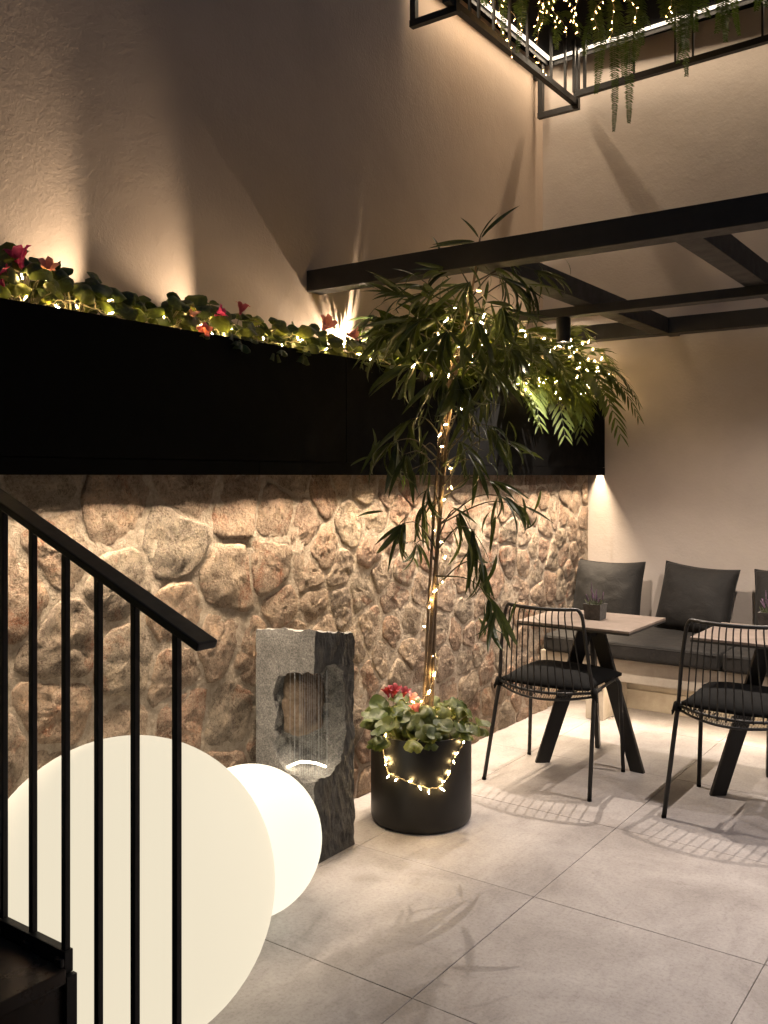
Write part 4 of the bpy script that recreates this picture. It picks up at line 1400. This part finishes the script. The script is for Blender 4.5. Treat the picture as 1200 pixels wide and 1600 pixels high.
# ------------------------------------------------------------------ glowing globes
def globe(c, r, m, label):
    t = thing('globe_lamp', label, 'lamp', (c[0], c[1], 0), 'glowing globe floor lamps')
    mb = MB()
    prof = []
    n_ = 40
    for i in range(n_ + 1):
        a = -math.pi / 2 + math.pi * i / n_
        prof.append((max(r * math.cos(a), .0005), max(r + r * math.sin(a), .004 if i < 3 else 0)))
    mb.lathe(prof, (c[0], c[1], 0), 72)
    mb.build('shade', m, t, smooth=True)
    MB().lathe([(0, 0.0005), (.09 * r / .38, 0.0005), (.09 * r / .38, .0035), (0, .0035)], (c[0], c[1], 0), 24).build('base', 'black_steel', t)
globe((-1.918, 1.538), .382, 'globe_large', 'large cream glowing globe lamp behind the stair railing')
globe((-2.127, 2.206), .242, 'globe_small', 'small bright white globe lamp between the large one and the grey stone block')

# ------------------------------------------------------------------ basalt water feature
fx0, fx1, fy0, fy1, fz = XS + .012, -2.186, 2.621, 2.862, .872
ft = thing('stone_fountain', 'grey basalt block with a hollowed corner and threads of water', 'fountain', ((fx0 + fx1) / 2, (fy0 + fy1) / 2, 0))
bm = bmesh.new()
bmesh.ops.create_cube(bm, size=1)
bmesh.ops.subdivide_edges(bm, edges=list(bm.edges), cuts=30, use_grid_fill=True)
for v in bm.verts:
    p = Vector((fx0 + (v.co.x + .5) * (fx1 - fx0), fy0 + (v.co.y + .5) * (fy1 - fy0), (v.co.z + .5) * fz))
    if v.co.x > .499 and v.co.z > -.49:
        p.x += -.004 + .011 * noise.noise(p * 30) + .007 * noise.noise(p * 70)
    if v.co.y < -.499:
        p.y += .003 * noise.noise(p * 14) + .0015 * noise.noise(p * 50)
    q = Vector((p.x, p.y, fz))
    p.z *= 1 + (.012 * noise.noise(q * 16) + .006 * noise.noise(q * 45) - .046 * (v.co.y + .5) - .020 * (.5 - v.co.x)) / fz
    v.co = p
me = bpy.data.meshes.new('block')
bm.to_mesh(me)
bm.free()
me.materials.append(MATS['basalt'])
me.materials.append(MATS['basalt_hewn_shaded'])
for p in me.polygons:
    if p.normal.x > .6 and p.center.x > fx1 - .03:
        p.material_index = 1
me.materials.append(MATS['rubble_stone'])
blk = bpy.data.objects.new('block_raw', me)
C.objects.link(blk)
# cavity cutter: lumpy box through the front corner
bm = bmesh.new()
bmesh.ops.create_cube(bm, size=2)
bmesh.ops.subdivide_edges(bm, edges=list(bm.edges), cuts=26, use_grid_fill=True)
ccx, ccy, ccz = -2.215, 2.655, .512
for v in bm.verts:
    q = v.co.copy()
    r_ = (abs(q.x) ** 5 + abs(q.y) ** 5 + abs(q.z) ** 5) ** (1 / 5)
    q /= max(r_, 1e-6)
    wz = .195 + .012 * q.x
    p = Vector((ccx + q.x * .178, ccy + q.y * .148, ccz + q.z * wz * 1.04 + .02 * q.y))
    p += Vector((noise.noise(p * 18), noise.noise(p * 18 + Vector((7, 0, 0))), noise.noise(p * 18 + Vector((0, 9, 0))))) * .018
    p += Vector((noise.noise(p * 50), noise.noise(p * 50 + Vector((7, 0, 0))), noise.noise(p * 50 + Vector((0, 9, 0))))) * .008
    v.co = p
cm = bpy.data.meshes.new('cutter')
bm.to_mesh(cm)
bm.free()
cm.materials.append(MATS['basalt'])
cut = bpy.data.objects.new('cutter', cm)
C.objects.link(cut)
md = blk.modifiers.new('b', 'BOOLEAN')
md.operation = 'DIFFERENCE'
md.object = cut
md.solver = 'MANIFOLD'
bpy.context.view_layer.update()
dg = bpy.context.evaluated_depsgraph_get()
res = bpy.data.meshes.new_from_object(blk.evaluated_get(dg))
bpy.data.objects.remove(blk)
bpy.data.objects.remove(cut)
o_ = org(ft)
for v in res.vertices:
    v.co -= o_
link('block', res, ft)
# brown rock at the back of the hollow
bm = bmesh.new()
bmesh.ops.create_icosphere(bm, subdivisions=5, radius=1)
for v in bm.verts:
    q = v.co.copy()
    r_ = (abs(q.x) ** 4 + abs(q.y) ** 4 + abs(q.z) ** 4) ** .25
    q /= r_
    p = Vector((-2.345 + q.x * .055, 2.745 + q.y * .085, .565 + q.z * .125))
    p += q.normalized() * (.020 * noise.noise(p * 14) + .008 * noise.noise(p * 40))
    v.co = p - o_
me = bpy.data.meshes.new('inner_rock')
bm.to_mesh(me)
bm.free()
me.materials.append(MATS['niche_rock'])
me.polygons.foreach_set('use_smooth', [True] * len(me.polygons))
link('inner_rock', me, ft)
rg = random.Random(4)
for k in range(17):
    u = (k + rg.uniform(-.3, .3)) / 16
    x = -2.30 + .115 * u + rg.uniform(-.004, .004)
    y = 2.625 + .075 * u + rg.uniform(-.004, .004) - .01
    MB().tube([(x, y, .71 + rg.uniform(-.01, .01)), (x + rg.uniform(-.001, .001), y, .5), (x, y, .315)], .00045, 4).build('water_thread', 'water', ft)
MB().tube(catmull([(-2.335, 2.63, .335), (-2.30, 2.665, .352), (-2.25, 2.69, .352), (-2.205, 2.705, .342)], 6), .0045, 6).build('light_tube', 'fountain_led', ft, smooth=True)

# ------------------------------------------------------------------ stair and railing
YR = 1.10
RX = [-1.768, -1.664, -1.555, -1.453, -1.347, -1.235]
stair = thing('staircase', 'black steel steps at the bottom left beside the large globe', 'stairs', (-1.5, .6, 0))
ys0 = -.3
for (xa, xb_, zt) in ((-2.46, -1.828, .655), (-1.828, -1.548, .490), (-1.548, -1.268, .327), (-1.268, -.99, .163)):
    MB().box((xa + .001, ys0, zt - .028), (xb_ + .012, YR - .012, zt)).build('tread', 'stair_steel', stair, bevel=.003)
    MB().box((xb_ - .012, ys0 + .01, 0.0), (xb_, YR - .0125, zt - .0285)).build('riser', 'stair_steel', stair)
MB().box((-2.46, YR - .010, .655), (-1.830, YR + .012, .69)).build('edge_bar', 'black_steel', stair)
MB().box((-1.828, YR - .010, .475), (-1.545, YR + .010, .520)).build('edge_bar', 'black_steel', stair, bevel=.002)
MB().box((-1.547, YR - .0115, 0), (-1.535, YR + .0115, .474)).build('side_plate', 'black_steel', stair)
MB().box((-2.46, YR - .0115, 0), (-1.548, YR + .008, .474)).build('side_plate', 'black_steel', stair)
MB().box((-1.534, YR - .0115, 0), (-.99, YR + .008, .163)).build('side_plate', 'black_steel', stair)
rail = thing('stair_railing', 'black steel stair railing with square posts and sloping flat handrail', 'railing', (-1.5, YR, 0))
ra, rb = Vector((-1.95, YR, 1.467)), Vector((-1.158, YR, 1.158))
def rail_z(x):
    return ra.z + (rb.z - ra.z) * (x - ra.x) / (rb.x - ra.x)
MB().bar(ra, rb, .046, .016).build('handrail', 'black_steel', rail, bevel=.0035, seg=2)
for k, x in enumerate([-1.872] + RX):
    zb_ = .690 if k == 0 else .520 if x < -1.56 else .505 if x < -1.55 else .1635 if x > -1.27 else .3275
    zb_ = {0: .691, 1: .521, 2: .521, 3: .476, 4: .3275, 5: .3275, 6: .1635}[k]
    yy = YR - (.02 if k > 3 else 0)
    MB().box((x - .0065, YR - .0065, zb_ if k < 4 else .1645), (x + .0065, YR + .0065, rail_z(x) - .0095)).build('post', 'black_steel', rail, bevel=.0012, seg=1)
    if k in (1, 2, 3):
        MB().box((x - .011, YR - .020, .4905), (x + .011, YR - .0105, .508)).build('weld', 'black_steel', rail, bevel=.003)
